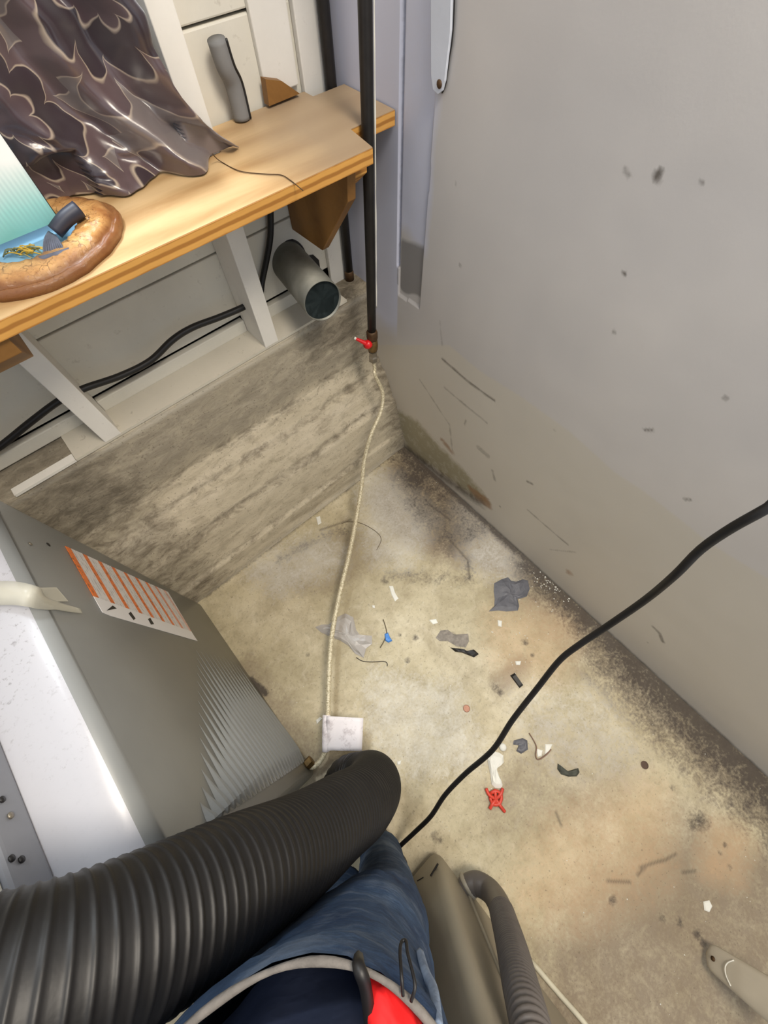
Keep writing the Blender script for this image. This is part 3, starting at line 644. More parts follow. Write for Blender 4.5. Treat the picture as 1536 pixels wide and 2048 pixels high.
tube('paint_drip', [(PX + .0105 + .033 * (z - .535), PYy - .0062, z) for z in (.60, .75, .9, 1.05, 1.2)], lambda t, s: .0014 + .0006 * math.sin(s * 60) * math.sin(s * 23), MT['paintwhite'], p2, 90, 6)
lathe('union', [(.0135, 0), (.0145, .004), (.0145, .022), (.0125, .026)], (PX, PYy, .512), (0, 0, 1), MT['rustpipe'], p2, 8)
lathe('valve_body', [(.010, 0), (.0135, .006), (.0145, .02), (.0135, .034), (.011, .04)], (PX, PYy, .474), (0, 0, 1), MT['brass'], p2, 14)
IL = Vector((-.749, .662, 0)); TC = Vector((-.50, -.62, .60))
hd = (IL * .55 + TC * .8).normalized(); h0 = Vector((PX, PYy, .497))
lathe('handle_hub', [(.005, 0), (.009, .006), (.0115, .014), (.010, .022), (0, .024)], h0 + hd * .006, hd, MT['red'], p2, 14)
hp = h0 + hd * .020; sd = (IL * .9 + Vector((0, 0, .55))).normalized()
tube('handle_lever', [hp, hp + sd * .016, hp + sd * .036], lambda t, s: .0068 * (1 - .5 * t), MT['red'], p2, 10, 10)
lathe('lever_tip', [(.0035, 0), (.0038, .004), (0, .005)], hp + sd * .035, sd, MT['paintwhite'], p2, 10)
lathe('nut', [(.008, 0), (.0125, .003), (.0125, .016), (.0105, .02), (.0105, .034), (.013, .036)], (PX, PYy, .438), (0, 0, 1), MT['steelnut'], p2, 6, False)

# ---- braided gas hose
hz = empty('braided_hose', (-0.7, -.4, 0), 'braided metal gas hose running from the valve across the floor', 'hose')
hp_ = [(PX, PYy, .440), (PX, PYy - .004, .415), at(750, 750, 1, .033), at(765, 785, 1, .016), at(762, 822, 1, -.004), at(742, 870, 1, -.03), at(729, 920, 1, -.05), at(722, 980, 2, .13), at(712, 1040, 2, .10), at(698, 1110, 2, .085), at(679, 1190, 2, .075), at(664, 1270, 2, .07), at(658, 1350, 2, .07), at(656, 1430, 2, .065), at(655, 1485, 2, .055), at(645, 1515, 2, .045), at(628, 1533, 2, .04), (-.878, -.578, .045)]
tube('braided_sleeve', hp_, lambda t, s: (.0046 + .0021 * min(1, t / .35)) * (1 + .04 * math.sin(s * 2 * math.pi / .0042)), MT['braid'], hz, 1800, 12)
lathe('end_nut', [(.011, 0), (.013, .003), (.013, .018), (.011, .02)], (-.877, -.578, .045), (1, .05, 0), MT['brass'], hz, 6, False)
tg = [at(654, 1432, 2, .068), at(727, 1436, 2, .075), at(724, 1502, 2, .062), at(650, 1500, 2, .05)]
# folded paper tag stuck round the hose, gently curved
vs = []; nn = 8
for j in range(nn + 1):
    for i in range(nn + 1):
        s_, t_ = i / nn, j / nn
        p = tg[0].lerp(tg[1], s_).lerp(tg[3].lerp(tg[2], s_), t_); p = p + Vector((0, 0, .006 * math.sin(s_ * 3.1) + (.010 if s_ < .13 else .004)))
        vs.append(p)
fs = [[j * (nn + 1) + i, j * (nn + 1) + i + 1, (j + 1) * (nn + 1) + i + 1, (j + 1) * (nn + 1) + i] for j in range(nn) for i in range(nn)]
t_o = mesh('paper_tag', vs, fs, MT['tag'], hz, True); t_o['label'] = 'smudged white paper tag'
sm = t_o.modifiers.new('thickness', 'SOLIDIFY'); sm.thickness = 0.0012
tube('tag_sleeve', [at(653, 1430, 2, .066), at(652, 1470, 2, .06), at(652, 1502, 2, .052)], .0105, MT['tag'], hz, 8, 12)

# ---- dryer
XD = -.877; DZ = .76
dr = empty('dryer', (-1.2, -.33, 0), 'grey metal clothes dryer seen from behind with warning label and louvres', 'dryer')
bm = bmesh.new(); bmesh.ops.create_cube(bm, size=1)
lo, hi = (-1.56, -.606, .008), (XD, -.004, DZ)
for v in bm.verts: v.co = Vector([lo[i] + (v.co[i] + .5) * (hi[i] - lo[i]) for i in range(3)])
bmesh.ops.bevel(bm, geom=[e for e in bm.edges if all(v.co.z > .5 for v in e.verts)], offset=.032, segments=8, affect='EDGES', profile=.5)
bmesh.ops.bevel(bm, geom=[e for e in bm.edges if abs(e.verts[0].co.z - e.verts[1].co.z) > .5], offset=.014, segments=4, affect='EDGES', profile=.5)
body = frombm('cabinet', bm, MT['enamel'], dr, False)
body.data.materials.append(MT['top'])
for p in body.data.polygons:
    p.use_smooth = True
    if p.normal.z > .72: p.material_index = 1
box('console', (-1.10, -.60, DZ + .0005), (-.956, -.03, DZ + .046), MT['console'], dr, .006, 3)
box('console_trim', (-1.095, -.595, DZ + .0465), (-.962, -.035, DZ + .052), MT['paintwhite'], dr, .002)
for k, (px, py) in enumerate([(20, 1632), (42, 1720), (22, 1718), (3, 1600)]):
    p = at(px, py, 0, -.9555); lathe('screw', [(.0032, 0), (.0032, .0015), (0, .0022)], p, (1, 0, 0), MT['steelnut'] if k == 0 else MT['cable'], dr, 10)
p = at(97, 1089, 0, XD + .0003); lathe('screw_hole', [(.004, 0), (.003, .0006), (0, .0006)], p, (1, 0, 0), MT['cable'], dr, 12)
p = at(60, 1088, 0, XD + .0003); lathe('screw', [(.003, 0), (.003, .0012), (0, .002)], p, (1, 0, 0), MT['steelnut'], dr, 12)
# louvres
for i in range(24):
    z = .045 + i * .0255
    y1 = -.568; y0 = -.24 if z < .30 else -.24 - (z - .30) * .92
    if y0 < y1 + .03: y0 = y1 + .03
    vs = []; fs = []; ns = 10
    for j in range(ns + 1):
        t = j / ns; y = y0 + (y1 - y0) * t; k = .12 + .88 * min(1, t * 1.5); h = .0085 * min(1, t * 1.3) ** 1.4 * (1 if j < ns else .2)
        vs += [(XD + .0002, y, z + .0095 * k), (XD + h * .8 + .0003, y, z + .002 * k), (XD + h + .0003, y, z - .0035 * k), (XD + .0002, y, z - .0050 * k)]
    for j in range(ns):
        for k in range(3): fs.append([j * 4 + k, j * 4 + k + 1, j * 4 + 5 + k, j * 4 + 4 + k])
    mesh('louvre', vs, fs, MT['enamel'], dr, False)
# warning label: print is procedural on a thin sticker
m = M('warning_label', 0.45); v = m.coord(); s = m.n('SeparateXYZ'); m.l(v, s.inputs[0])
zf = m.n('MapRange'); m.l(s.outputs[2], zf.inputs[0]); zf.inputs[1].default_value = .607; zf.inputs[2].default_value = .235
yf = m.n('MapRange'); m.l(s.outputs[1], yf.inputs[0]); yf.inputs[1].default_value = -.045; yf.inputs[2].default_value = -.208
fr = m.math('FRACT', m.math('MULTIPLY', zf.outputs[0], 8.6))
org = m.math('MULTIPLY', m.ramp(fr, (0.0, 1.0), (0.30, 0.0), interp='CONSTANT'), m.ramp(zf.outputs[0], (0.0, 1.0), (0.70, 1.0), (0.95, 0.45)))
txt = m.ramp(m.noise(230, 3, m.coord(scale=(1, .35, 1.6))), (0.48, 0.0), (0.58, 1.0))
lines = m.ramp(m.math('FRACT', m.math('MULTIPLY', zf.outputs[0], 51.6)), (0.0, 1.0), (0.55, 0.0), interp='CONSTANT')
c = m.mix(m.math('MULTIPLY', m.math('MULTIPLY', txt, lines), 0.55), srgb(216, 212, 210), srgb(120, 116, 120))
c = m.mix(org, c, srgb(226, 118, 48)); c = m.mix(m.math('MULTIPLY', m.math('MULTIPLY', m.ramp(m.noise(120, 3), (0.55, 0.0), (0.6, 1.0)), org), 0.6), c, srgb(120, 60, 30))
c = m.mix(m.ramp(yf.outputs[0], (0.0, 0.0), (0.80, 1.0), interp='CONSTANT'), c, srgb(224, 222, 222)); m.color(c)
lab = [at(130, 1092, 0, XD + .0006), at(205, 1225, 0, XD + .0006), at(222, 1232, 0, XD + .0006), at(395, 1282, 0, XD + .0006), at(388, 1272, 0, XD + .0006), at(336, 1184, 0, XD + .0006)]
prism('warning_label', [(p.y, p.z) for p in lab], 0, XD + .0003, XD + .0010, m.m, dr)
lb = bpy.data.objects['warning_label']; lb['label'] = 'white label with orange stripes'
for poly in ([(212, 1222), (232, 1218), (224, 1212)], [(256, 1228), (260, 1224), (270, 1238), (266, 1241)], [(295, 1239), (299, 1236), (307, 1249), (301, 1250)]):
    prism('printed_mark', [(at(a, b, 0, XD).y, at(a, b, 0, XD).z) for a, b in poly], 0, XD + .0011, XD + .0014, MT['cable'], lb)
# screws / scuffs on the face
# ---- clear plastic strap over the dryer edge
ID = Vector((-.667, -.745, 0))
pts = [at(-90, 1190, 2, DZ + .006), at(-30, 1188, 2, DZ + .008), at(20, 1186, 2, DZ + .012), at(62, 1192, 2, DZ + .010), at(95, 1204, 0, XD + .006), at(130, 1214, 0, XD + .004), at(160, 1221, 0, XD + .003)]
pts, _ = spline(pts, 30); vs = []; fs = []
for i, p in enumerate(pts):
    t = i / 29; w = .017 * (1 - .70 * t ** 1.6); k_ = max(0.0, min(1.0, (t - .55) / .15))
    d = (ID * (1 - k_) + Vector((0, -.8, -.5)) * k_).normalized()
    vs += [p - d * w, p + Vector((.003, 0, .003)), p + d * w]
for i in range(29):
    for k in range(2): fs.append([i * 3 + k, i * 3 + k + 1, i * 3 + 4 + k, i * 3 + 3 + k])
st = empty('plastic_strap', tuple(pts[10]), 'translucent off-white plastic strap lying over the dryer edge', 'strap')
o = mesh('strap', vs, fs, MT['clear'], st, True); sm = o.modifiers.new('t', 'SOLIDIFY'); sm.thickness = .0015
q = [at(60, 1176, 0, -.8745), at(112, 1175, 0, -.8745), at(136, 1203, 0, -.8745), at(90, 1204, 0, -.8745)]
o = mesh('tape_end', q, [[0, 1, 2, 3]], MT['clear'], st); sm = o.modifiers.new('t', 'SOLIDIFY'); sm.thickness = .0006

# ---- black corrugated duct
bd = empty('corrugated_duct', (-.83, -.63, .75), 'big black corrugated plastic duct looping down beside the dryer', 'duct')
cpts = [dep(-420, 2140, .215), dep(-160, 2050, .238), dep(100, 1958, .268), dep(300, 1860, .314), dep(482, 1757, .39), dep(600, 1690, .49), dep(678, 1634, .59), dep(722, 1604, .67), dep(745, 1576, .77), dep(744, 1558, .88), dep(726, 1556, .955), dep(696, 1562, .985), (-.858, -.690, .062)]
def rib(t, s):
    w = (s / .0098) % 1.0
    return .0535 * (1 + .028 * math.exp(-((w - .5) / .17) ** 2) + .004 * math.sin(s * 37))
tube('duct', cpts, rib, MT['blackduct'], bd, 1300, 44)

# ---- second appliance
X2, Y2 = -.747, -.922
ap = empty('beige_appliance', (-1.1, -1.3, 0), 'beige-grey appliance cabinet with rounded corner at the photo bottom', 'appliance')
bm = bmesh.new(); bmesh.ops.create_cube(bm, size=1); lo, hi = (-1.40, -1.60, .012), (X2, Y2, .86)
for v in bm.verts: v.co = Vector([lo[i] + (v.co[i] + .5) * (hi[i] - lo[i]) for i in range(3)])
bmesh.ops.bevel(bm, geom=bm.edges[:], offset=.022, segments=4, affect='EDGES', profile=.5)
frombm('cabinet', bm, MT['beige'], ap, True)
box('base_plinth', (-1.39, -1.59, .0), (X2 - .02, Y2 - .02, .0125), MT['cable'], ap)
box('side_panel', (X2 - .002, -1.55, .035), (X2 + .005, -1.015, .80), MT['beige'], ap, .004, 3)
for (a, b) in (((862, 1752), (876, 1728)), ((835, 1762), (847, 1755))):
    q0, q1 = at(a[0], a[1], 1, Y2), at(b[0], b[1], 1, Y2)
    tube('slot', [q0 + Vector((0, .0004, 0)), q0.lerp(q1, .5) + Vector((0, .0004, 0)), q1 + Vector((0, .0004, 0))], .0022 if a[0] > 850 else .001, MT['cable'], ap, 6, 6)
# ribbed grey drain hose
gh = empty('ribbed_drain_hose', (-.70, -1.0, .05), 'ribbed grey drain hose bending up from the beige appliance side', 'hose')
gp = [(-.746, -1.010, .055), (-.730, -1.012, .060), dep(958, 1768, .905), dep(982, 1784, .88), dep(999, 1812, .81), dep(1011, 1850, .72), dep(1026, 1905, .61), dep(1042, 1975, .52), dep(1060, 2048, .465), dep(1095, 2200, .40)]
tube('hose', gp, lambda t, s: 0.0230 * (1 + (.055 * math.sin(s * 2 * math.pi / .0085) if t > .30 else 0)), MT['greyhose'], gh, 560, 20)
lathe('port_collar', [(.0255, 0), (.0265, .003), (.0265, .008), (.0235, .010)], (-.7415, -1.010, .055), (1, -.1, .1), MT['beige'], gh, 24)
# white rod lying on the floor beside it
tube('white_rod', [fl(1062, 1922, .006), fl(1120, 1990, .006), fl(1172, 2050, .006), fl(1290, 2200, .006)], .0055, plain('ivory_rod', srgb(206, 200, 178), 0.5), None, 16, 10)
tag(bpy.data.objects['white_rod'], 'thin ivory rod lying on the floor beside the ribbed grey hose', 'rod')

# ---- person: standing between the appliances, seen from the waist down
pe = empty('person', (-.86, -.79, 0), 'person in faded blue jeans and navy top standing at the bottom edge', 'person')
N = 32; bm = bmesh.new()
def ringv(cx, cy, z, a, b, e=2.3):
    out = []
    for k in range(N):
        t = 2 * math.pi * k / N; c, s = math.cos(t), math.sin(t)
        out.append(bm.verts.new((cx + a * math.copysign(abs(c) ** (2 / e), c), cy + b * math.copysign(abs(s) ** (2 / e), s), z)))
    return out
rings = [ringv(-.870, -.775, .885, .152, .113, 2.2), ringv(-.870, -.776, .868, .151, .114, 2.2), ringv(-.870, -.780, .83, .145, .112, 2.1), ringv(-.872, -.787, .78, .137, .105, 2.1), ringv(-.874, -.792, .72, .131, .102, 2.2), ringv(-.875, -.797, .64, .128, .094, 2.2), ringv(-.876, -.804, .56, .125, .082, 2.3)]
for r0, r1 in zip(rings, rings[1:]):
    for k in range(N): bm.faces.new([r0[k], r0[(k + 1) % N], r1[(k + 1) % N], r1[k]])
last = rings[-1]; cen = -.875
cr = [bm.verts.new((cen, last[8].co.y + (last[24].co.y - last[8].co.y) * j / 6, .545 - .012 * math.sin(math.pi * j / 6))) for j in range(1, 6)]
legR = last[24:] + last[:9] + cr          # back -> right -> front -> crotch -> back
legL = last[8:25] + cr[::-1]
def leg(loop, path):
    prev = loop; n = len(loop); c0 = sum((v.co for v in loop), Vector()) / n
    angs = [math.atan2(v.co.y - c0.y, v.co.x - c0.x) for v in loop]
    for cx, cy, z, a, b in path:
        cur = [bm.verts.new((cx + a * math.cos(t), cy + b * math.sin(t), z)) for t in angs]
        for k in range(n): bm.faces.new([prev[k], prev[(k + 1) % n], cur[(k + 1) % n], cur[k]])
        prev = cur
    bm.faces.new(prev)
LP = [(-.002, -.818, .50, .060, .066), (-.004, -.826, .44, .056, .060), (-.008, -.832, .38, .053, .056), (-.016, -.836, .28, .050, .056), (-.026, -.838, .18, .047, .054), (-.034, -.840, .09, .047, .054), (-.036, -.840, .055, .047, .055)]
leg(legR, [(-.812 + d, y, z, a, b) for d, y, z, a, b in LP])
leg(legL, [(-.944 + .2 * d, y, z, a, b) for d, y, z, a, b in LP])
bmesh.ops.subdivide_edges(bm, edges=bm.edges[:], cuts=2, use_grid_fill=True, smooth=0.6)
for v in bm.verts:
    p = v.co; z = p.z
    k = 0.0045 * mnoise.noise(Vector((p.x * 14, p.y * 14, z * 34))) + 0.0022 * mnoise.noise(Vector((p.x * 40, p.y * 40, z * 80)))
    if z > .90: k *= .3
    cx_ = (-.805 if p.x > -.874 else -.948) if z < .54 else -.87
    d = Vector((p.x - cx_, p.y + .80, 0)); 
    if d.length > 1e-4: v.co += d.normalized() * k
je = frombm('jeans', bm, MT['denim'], pe, True)
# waistband edge, side seam
rim = []
for k in range(97):
    t = 2 * math.pi * k / 96; c_, s_ = math.cos(t), math.sin(t); rim.append(Vector((-.870 + .1505 * math.copysign(abs(c_) ** (2 / 2.2), c_), -.775 + .1115 * math.copysign(abs(s_) ** (2 / 2.2), s_), .886 + .002 * math.sin(5 * t))))
tube('waistband', rim, lambda t, s: .0025 + .0005 * math.sin(s * 90), MT['denimrim'], pe, raw=True, seg=8, cap=False)
tube('side_seam', [(-.7195, -.772, .882), (-.7225, -.778, .83), (-.730, -.782, .79), (-.737, -.787, .74)], .0038, MT['seam'], pe, 30, 6)
# navy top hanging inside the waistband
vs = []; fs = []; zr = [.78, .86, .92, .98, 1.04, 1.08]
for j, z in enumerate(zr):
    for k in range(48):
        t = 2 * math.pi * k / 48; c, s = math.cos(t), math.sin(t); w = 1 + .05 * mnoise.noise(Vector((c * 3, s * 3, z * 9))) + .025 * math.sin(9 * t + z * 12)
        sq = 1 if j < 5 else .9
        vs.append((-.878 + .122 * c * w * sq, -.784 + .088 * s * w * sq, z))
for j in range(len(zr) - 1):
    for k in range(48): fs.append([j * 48 + k, j * 48 + (k + 1) % 48, (j + 1) * 48 + (k + 1) % 48, (j + 1) * 48 + k])
fs.append([(len(zr) - 1) * 48 + k for k in range(48)]); mesh('navy_top', vs, fs, MT['navy'], pe, True)
for sx_, sy_ in ((-.836, -.815), (-.948, -.815)):
    bm = bmesh.new(); bmesh.ops.create_cube(bm, size=1)
    for v in bm.verts: v.co = Vector((sx_ - .012 + v.co.x * (.072 if v.co.y > 0 else .065), sy_ - .004 + v.co.y * .18, .0 + (v.co.z + .5) * (.055 if v.co.y > 0 else .085)))
    bmesh.ops.bevel(bm, geom=bm.edges[:], offset=.022, segments=4, affect='EDGES', profile=.5); frombm('shoe', bm, MT['shoe'], pe, True)
# things tucked in the waistband
rc = empty('red_cloth', (-.735, -.76, .90), 'red cloth tucked inside the jeans waistband', 'cloth')
bm = bmesh.new(); bmesh.ops.create_uvsphere(bm, u_segments=24, v_segments=16, radius=1)
for v in bm.verts:
    n_ = 1 + .22 * mnoise.noise(v.co * 2.2) + .08 * mnoise.noise(v.co * 6); v.co = Vector((-.741 + v.co.x * .013 * n_, -.758 + v.co.y * .030 * n_ , .876 + v.co.z * .020 * n_))
frombm('cloth', bm, MT['redcloth'], rc, True)
cl = empty('black_clip', (-.755, -.735, .90), 'black clip hooked over the jeans waistband beside red cloth', 'clip')
f0 = at(716, 1918, 2, .874); f1 = at(718, 1936, 2, .894); f2 = at(731, 1975, 2, .890); f3 = at(742, 2060, 2, .880)
tube('strap', [f0, f1, f2, f3], .0042, MT['cable'], cl, 24, 8)
lp = [at(806, 1992, 2, .893), at(803, 1950, 2, .893), at(800, 1905, 2, .880), at(803, 1884, 2, .872), at(812, 1882, 2, .872), at(815, 1905, 2, .880), at(826, 1948, 2, .890), at(830, 1975, 2, .894), at(822, 2003, 2, .893)]
tube('cord_loop', lp, .0011, MT['cable'], None, 60, 8); tag(bpy.data.objects['cord_loop'], 'thin black cord loop hanging over the jeans waistband', 'cord')

# ---- black power cord through the air
cps = [dep(778, 1715, .975), dep(800, 1692, .955), dep(832, 1662, .92), dep(862, 1632, .885), dep(890, 1590, .85), dep(930, 1548, .81), dep(985, 1500, .76), dep(1025, 1440, .73), dep(1075, 1376, .70), dep(1118, 1322, .665), dep(1155, 1292, .64), dep(1215, 1252, .60), dep(1290, 1200, .54), dep(1350, 1150, .48), dep(1400, 1100, .445), dep(1460, 1058, .41), dep(1540, 1013, .375), dep(1680, 930, .345), (-.16, -.86, 1.06), (-.07, -1.0, 1.16), (-.012, -1.06, 1.2)]
tube('power_cord', cps, .0050, MT['cable'], None, 140, 14); tag(bpy.data.objects['power_cord'], 'black power cord hanging diagonally in front of the right wall', 'cord')

# ---- white tool wand leaning in the lower right corner
wd_ = empty('white_wand', tuple(fl(1420, 1925)), 'white plastic wand with rounded tip lying on the floor, bottom right', 'tool')
W0 = fl(1412, 1906, .012); W1 = fl(1650, 2080, .20)
axw = (W1 - W0).normalized(); sw = axw.cross(Vector((0, 0, 1))).normalized(); nw = sw.cross(axw)
Lw = (W1 - W0).length; vs = []; fs = []; ns = 26; sg = 14
for j in range(ns + 1):
    t = j / ns; s_ = Lw * t; hw = .019 * math.sqrt(max(0.0, 1 - max(0, 1 - s_ / .02) ** 2)) * (1.2 + 1.3 * min(1, s_ / .25)) + .0004; th = .007 + .010 * min(1, s_ / .08)
    th *= math.sqrt(max(0.02, 1 - max(0, 1 - s_ / .02) ** 2))
    for k in range(sg):
        a = 2 * math.pi * k / sg; vs.append(W0 + axw * s_ + sw * hw * math.copysign(abs(math.cos(a)) ** .6, math.cos(a)) + nw * th * math.copysign(abs(math.sin(a)) ** .6, math.sin(a)))
for j in range(ns):
    for k in range(sg): fs.append([j * sg + k, j * sg + (k + 1) % sg, (j + 1) * sg + (k + 1) % sg, (j + 1) * sg + k])
fs += [list(range(sg)), [ns * sg + k for k in range(sg)]]
wp = plain('ivory_plastic', srgb(188, 180, 164), 0.45, 0, 0.06)
mesh('handle', vs, fs, wp, wd_, True)
lathe('screw_hole', [(.0045, 0), (.0045, .001), (0, .001)], W0 + axw * .022 + nw * .0105, nw, MT['rustpipe'], wd_, 14)
gp_, _ = spline([W0 + axw * .062 + sw * s_ * .022 + axw * (-.012 * (1 - s_ * s_)) + nw * (.0165 - .003 * s_ * s_) for s_ in (-1, -.5, 0, .5, 1)], 14)
tube('ridge', gp_, .0012, MT['paintwhite'], wd_, raw=True, seg=6)

# ---- metal strap with screw on the right wall
q = [at(866, -200, 0, -.004), at(866, 150, 0, -.004), at(870, 178, 0, -.004), at(880, 187, 0, -.004), at(888, 180, 0, -.004), at(893, 160, 0, -.004), at(905, 60, 0, -.004), at(912, -200, 0, -.004)]
hs = empty('hanging_strip', tuple(q[3]), 'white metal strip with rounded end screwed to the right wall', 'metal strip')
prism('strip', [(p.y, p.z) for p in q], 0, -.0085, -.0035, MT['cornerboard2'], hs, .0006)
tube('dark_gap', [at(884, 186, 0, -.0036), at(891, 170, 0, -.0036), at(898, 120, 0, -.0036), at(906, 60, 0, -.0036), at(913, -100, 0, -.0036)], .0010, MT['cable'], hs, 30, 6)
lathe('screw', [(.0052, 0), (.0052, .001), (.003, .0022), (0, .0022)], at(879, 168, 0, -.0085), (-1, 0, 0), MT['rustpipe'], hs, 12)

# ------------------------------------------------------------------ litter on the floor
def scrap(name, poly, mat, label, cat, h=.0025, amp=.002, sub=3, group=None, z0=.0006):
    """thin crumpled scrap with an outline given on the floor"""
    P = [fl(*p) for p in poly]; c = sum(P, Vector()) / len(P); vs = []; fs = []; n = len(P); rg = 4
    for j in range(rg):
        t = 1 - j / rg
        for p in P:
            q = c.lerp(p, t); vs.append((q.x, q.y, z0 + h * (1 if j else .35) + (amp * (mnoise.noise(Vector((q.x * 70, q.y * 70, 3))) + .4) if j else 0)))
    vs.append((c.x, c.y, z0 + h + amp * .5))
    for j in range(rg - 1):
        for k in range(n): fs.append([j * n + k, j * n + (k + 1) % n, (j + 1) * n + (k + 1) % n, (j + 1) * n + k])
    for k in range(n): fs.append([(rg - 1) * n + k, (rg - 1) * n + (k + 1) % n, rg * n])
    b = len(vs)
    for p in P: vs.append((p.x, p.y, z0 * .5))
    for k in range(n): fs.append([k, (k + 1) % n, b + (k + 1) % n, b + k])
    fs.append([b + k for k in range(n)])
    o = mesh(name, vs, fs, mat, None, False); return tag(o, label, cat, group)
c7 = lambda *p: [(850 + x / 3.072, 1100 + y / 3.072) for x, y in p]
c4 = lambda *p: [(400 + x / 2.56, 850 + y / 2.56) for x, y in p]
GT = plain('grey_tape', srgb(92, 92, 98), 0.5, 0, 0.15, 60, 0.4, 90)
scrap('tape_scrap', c7((425, 205), (470, 180), (510, 168), (530, 190), (560, 195), (600, 180), (632, 188), (642, 240), (625, 285), (590, 298), (568, 300), (578, 345), (570, 372), (500, 378), (450, 372), (390, 378), (425, 345), (428, 300), (422, 255)), GT, 'dark grey ragged tape patch stuck on the floor near the right wall', 'tape', .002, .0035)
scrap('black_chip', c7((523, 772), (550, 756), (602, 830), (580, 848)), MT['cable'], 'small black rectangular plastic chip on the floor', 'chip', .006, .0005)
o = scrap('torn_black_strip', c7((155, 600), (200, 605), (240, 610), (262, 625), (300, 612), (330, 640), (300, 660), (262, 645), (225, 630), (185, 625)), MT['cable'], 'torn curled black strip beside the flaking grey patch', 'strip', .007, .004)
scrap('flaking_patch', c7((65, 540), (95, 495), (140, 490), (180, 520), (265, 515), (270, 560), (250, 600), (190, 590), (140, 560), (90, 560)), plain('grey_residue', srgb(138, 130, 120), 0.8, 0, 0.3, 90), 'flaking light grey residue patch on the floor', 'residue', .0008, .001)
coin = plain('copper_coin', srgb(140, 98, 78), 0.45, 0.3, 0.2, 90)
for (px, py), lab_, mt in (((933, 1417), 'copper coin lying in the pale middle of the floor', coin), ((1289, 1530), 'dark brown coin on the floor nearer the right wall', plain('dark_coin', srgb(86, 66, 54), 0.5, 0.3, 0.2, 90))):
    o = lathe('coin', [(.0085, 0), (.0095, .0004), (.0095, .0013), (.0085, .0016), (.0082, .0013), (0, .0013)], fl(px, py, .0005), (0, 0, 1), mt, None, 24, False); tag(o, lab_, 'coin', 'coins on the floor')
WH = MT['paintwhite']
scrap('white_rag_strip', c7((410, 1235), (455, 1245), (480, 1262), (482, 1305), (450, 1320), (440, 1345), (448, 1390), (475, 1440), (470, 1465), (430, 1462), (408, 1440), (402, 1385), (390, 1330), (382, 1280), (392, 1250)), WH, 'crumpled white strip between the cord and the red scrap', 'scrap', .005, .006)
o = lathe('plastic_button', [(.0, .010), (.006, .0095), (.0095, .006), (.010, .0), (0, 0)], fl(1005, 1494, .0005), (0, 0, 1), WH, None, 16); tag(o, 'round white plastic button beside the black cord', 'button')
rd = empty('red_scrap', tuple(fl(990, 1600)), 'tangled red plastic scrap with splayed ends on the floor', 'plastic scrap')
RP = plain('red_plastic', srgb(206, 66, 48), 0.45, 0, 0.2)
cpt = c7((435, 1530))[0]
for arm in ([(375, 1465), (395, 1505), (435, 1530)], [(478, 1465), (465, 1500), (435, 1530)], [(430, 1470), (432, 1500), (435, 1560)], [(398, 1590), (415, 1560), (435, 1530)], [(490, 1608), (465, 1575), (435, 1530)], [(402, 1495), (440, 1480), (470, 1510), (455, 1560), (415, 1560), (400, 1520)]):
    q = [fl(*p, .005 + .003 * (i % 2)) for i, p in enumerate(c7(*arm))]; tube('strand', q, .0042, RP, rd, 14, 8)
scrap('grey_scrap', c7((545, 1170), (600, 1155), (628, 1170), (632, 1225), (590, 1252), (560, 1235), (575, 1200), (540, 1195)), GT, 'dark grey scrap right of the white button', 'scrap', .002, .003)
scrap('curled_leaf', c7((815, 1312), (835, 1345), (880, 1358), (940, 1340), (948, 1365), (930, 1390), (880, 1392), (835, 1378), (812, 1345)), plain('dark_green', srgb(66, 68, 58), 0.7, 0, 0.3, 90), 'dark curled leaf-like scrap below the string', 'leaf', .004, .005)
tube('brown_string', [fl(*p, .003) for p in c7((640, 1125), (665, 1165), (685, 1210), (680, 1260), (695, 1288), (740, 1262), (775, 1225))], .0016, plain('brown_string', srgb(128, 100, 84), 0.8), None, 30, 6)
tag(bpy.data.objects['brown_string'], 'short brown string curling round white flakes', 'string')
scrap('plastic_bag_scrap', c4((590, 1035), (625, 1022), (660, 1022), (700, 985), (745, 965), (785, 985), (800, 1050), (830, 1090), (880, 1080), (882, 1120), (850, 1145), (838, 1192), (795, 1172), (760, 1130), (720, 1105), (670, 1085), (620, 1062)), MT['film'], 'crumpled translucent plastic bag scrap under the braided hose', 'plastic bag', .005, .010)
scrap('blue_scrap', c4((945, 1070), (962, 1062), (972, 1085), (985, 1105), (965, 1115), (948, 1105)), plain('blue_plastic', srgb(70, 132, 206), 0.5, 0, 0.25, 200), 'tiny bright blue scrap beside the plastic bag', 'scrap', .003, .003)
tube('twig', [fl(*p, .002) for p in c4((938, 995), (952, 1040), (955, 1070), (940, 1110), (922, 1140))], .0014, plain('twig', srgb(104, 92, 72), 0.8), None, 14, 6); tag(bpy.data.objects['twig'], 'thin brown twig lying along the tiny blue scrap', 'twig')
tube('hair_wire', [fl(*p, .003) for p in c4((725, 505), (760, 495), (830, 505), (900, 545), (928, 585), (905, 640))], .0007, MT['rustpipe'], None, 40, 5); tag(bpy.data.objects['hair_wire'], 'hair-thin brown wire arching across the braided hose near the kerb', 'wire')
tube('bent_wire', [fl(*p, .003) for p in c4((800, 1190), (830, 1208), (880, 1213), (940, 1210), (958, 1220), (958, 1235))], .0010, MT['cable'], None, 30, 5); tag(bpy.data.objects['bent_wire'], 'short bent dark wire sticking out below the plastic bag', 'wire')
tube('brown_stalk', [fl(*p, .004) for p in [(1142, 1172), (1160, 1168), (1178, 1182), (1188, 1197)]], .0024, MT['rustpipe'], None, 16, 6); tag(bpy.data.objects['brown_stalk'], 'small brown dry stalk at the foot of the right wall', 'stalk')
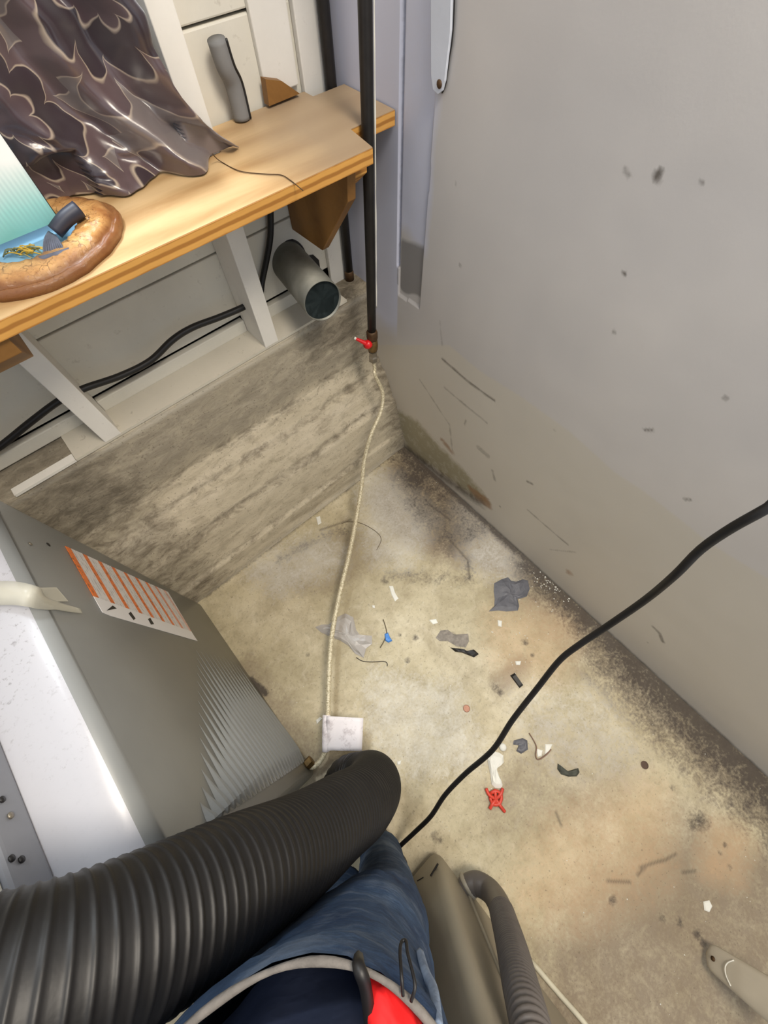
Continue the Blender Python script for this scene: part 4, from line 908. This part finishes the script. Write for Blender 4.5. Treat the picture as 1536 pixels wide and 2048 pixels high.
# separate paint flakes
labs = ['white paint flake %s' % s for s in ('left of the hose at the kerb foot', 'longest, below the dark floor smudge', 'small, under the long flake', 'right of the plastic bag, beside grey residue', 'near the grey tape patch', 'beside the black chip', 'inside the string loop, left one', 'inside the string loop, right one', 'left of the paper tag', 'right of the black duct bend', 'lone round one on the lower right floor')]
flk = [[(632, 1035), (640, 1032), (643, 1046), (636, 1050)], [(778, 1172), (786, 1172), (790, 1185), (797, 1197), (790, 1203), (783, 1190)], [(744, 1210), (750, 1211), (750, 1217), (745, 1216)], [(858, 1240), (872, 1238), (876, 1246), (866, 1249)], [(995, 1240), (1004, 1242), (1003, 1254), (996, 1252)], [(1030, 1322), (1042, 1322), (1040, 1330), (1032, 1330)], [(1072, 1497), (1085, 1500), (1083, 1512), (1075, 1514)], [(1090, 1488), (1105, 1488), (1098, 1504), (1090, 1508)], [(632, 1440), (640, 1434), (645, 1437), (634, 1449)], [(794, 1523), (803, 1520), (801, 1529), (795, 1530)], [(1406, 1803), (1418, 1800), (1424, 1812), (1418, 1824), (1408, 1820)]]
for l_, p_ in zip(labs, flk): scrap('paint_flake', p_, WH, l_, 'paint flake', .0016, .0012, group='white paint flakes on the floor')
# crumbs nobody could count
bm = bmesh.new()
def crumb(x, y, r):
    vs = []
    for k in range(5):
        a = 2 * math.pi * k / 5 + random.random(); q = r * random.uniform(.6, 1.2); vs.append(bm.verts.new((x + q * math.cos(a), y + q * math.sin(a), .0005)))
    t = bm.verts.new((x, y, .0005 + r * .7)); 
    for k in range(5): bm.faces.new([vs[k], vs[(k + 1) % 5], t])
    bm.faces.new(vs[::-1])
for i in range(70):
    t = random.random(); p = fl(1085 + t * 60 + random.gauss(0, 14), 1150 + t * 20 + random.gauss(0, 22)); crumb(p.x if p.x < -.004 else -.004 - random.random() ** 2 * .04, p.y, random.uniform(.0008, .003))
for i in range(60):
    p = fl(1020 + random.gauss(0, 45), 1270 + random.gauss(0, 55)); crumb(p.x, p.y, random.uniform(.0006, .0022))
for i in range(170):
    x, y = random.uniform(-.84, -.01), random.uniform(-1.5, -.01)
    if y < -.57: x = max(x, -.70)
    crumb(x, y, random.uniform(.0005, .0017))
o = frombm('plaster_crumbs', bm, WH); tag(o, 'scattered white plaster crumbs all over the concrete floor', 'crumbs', kind='stuff')
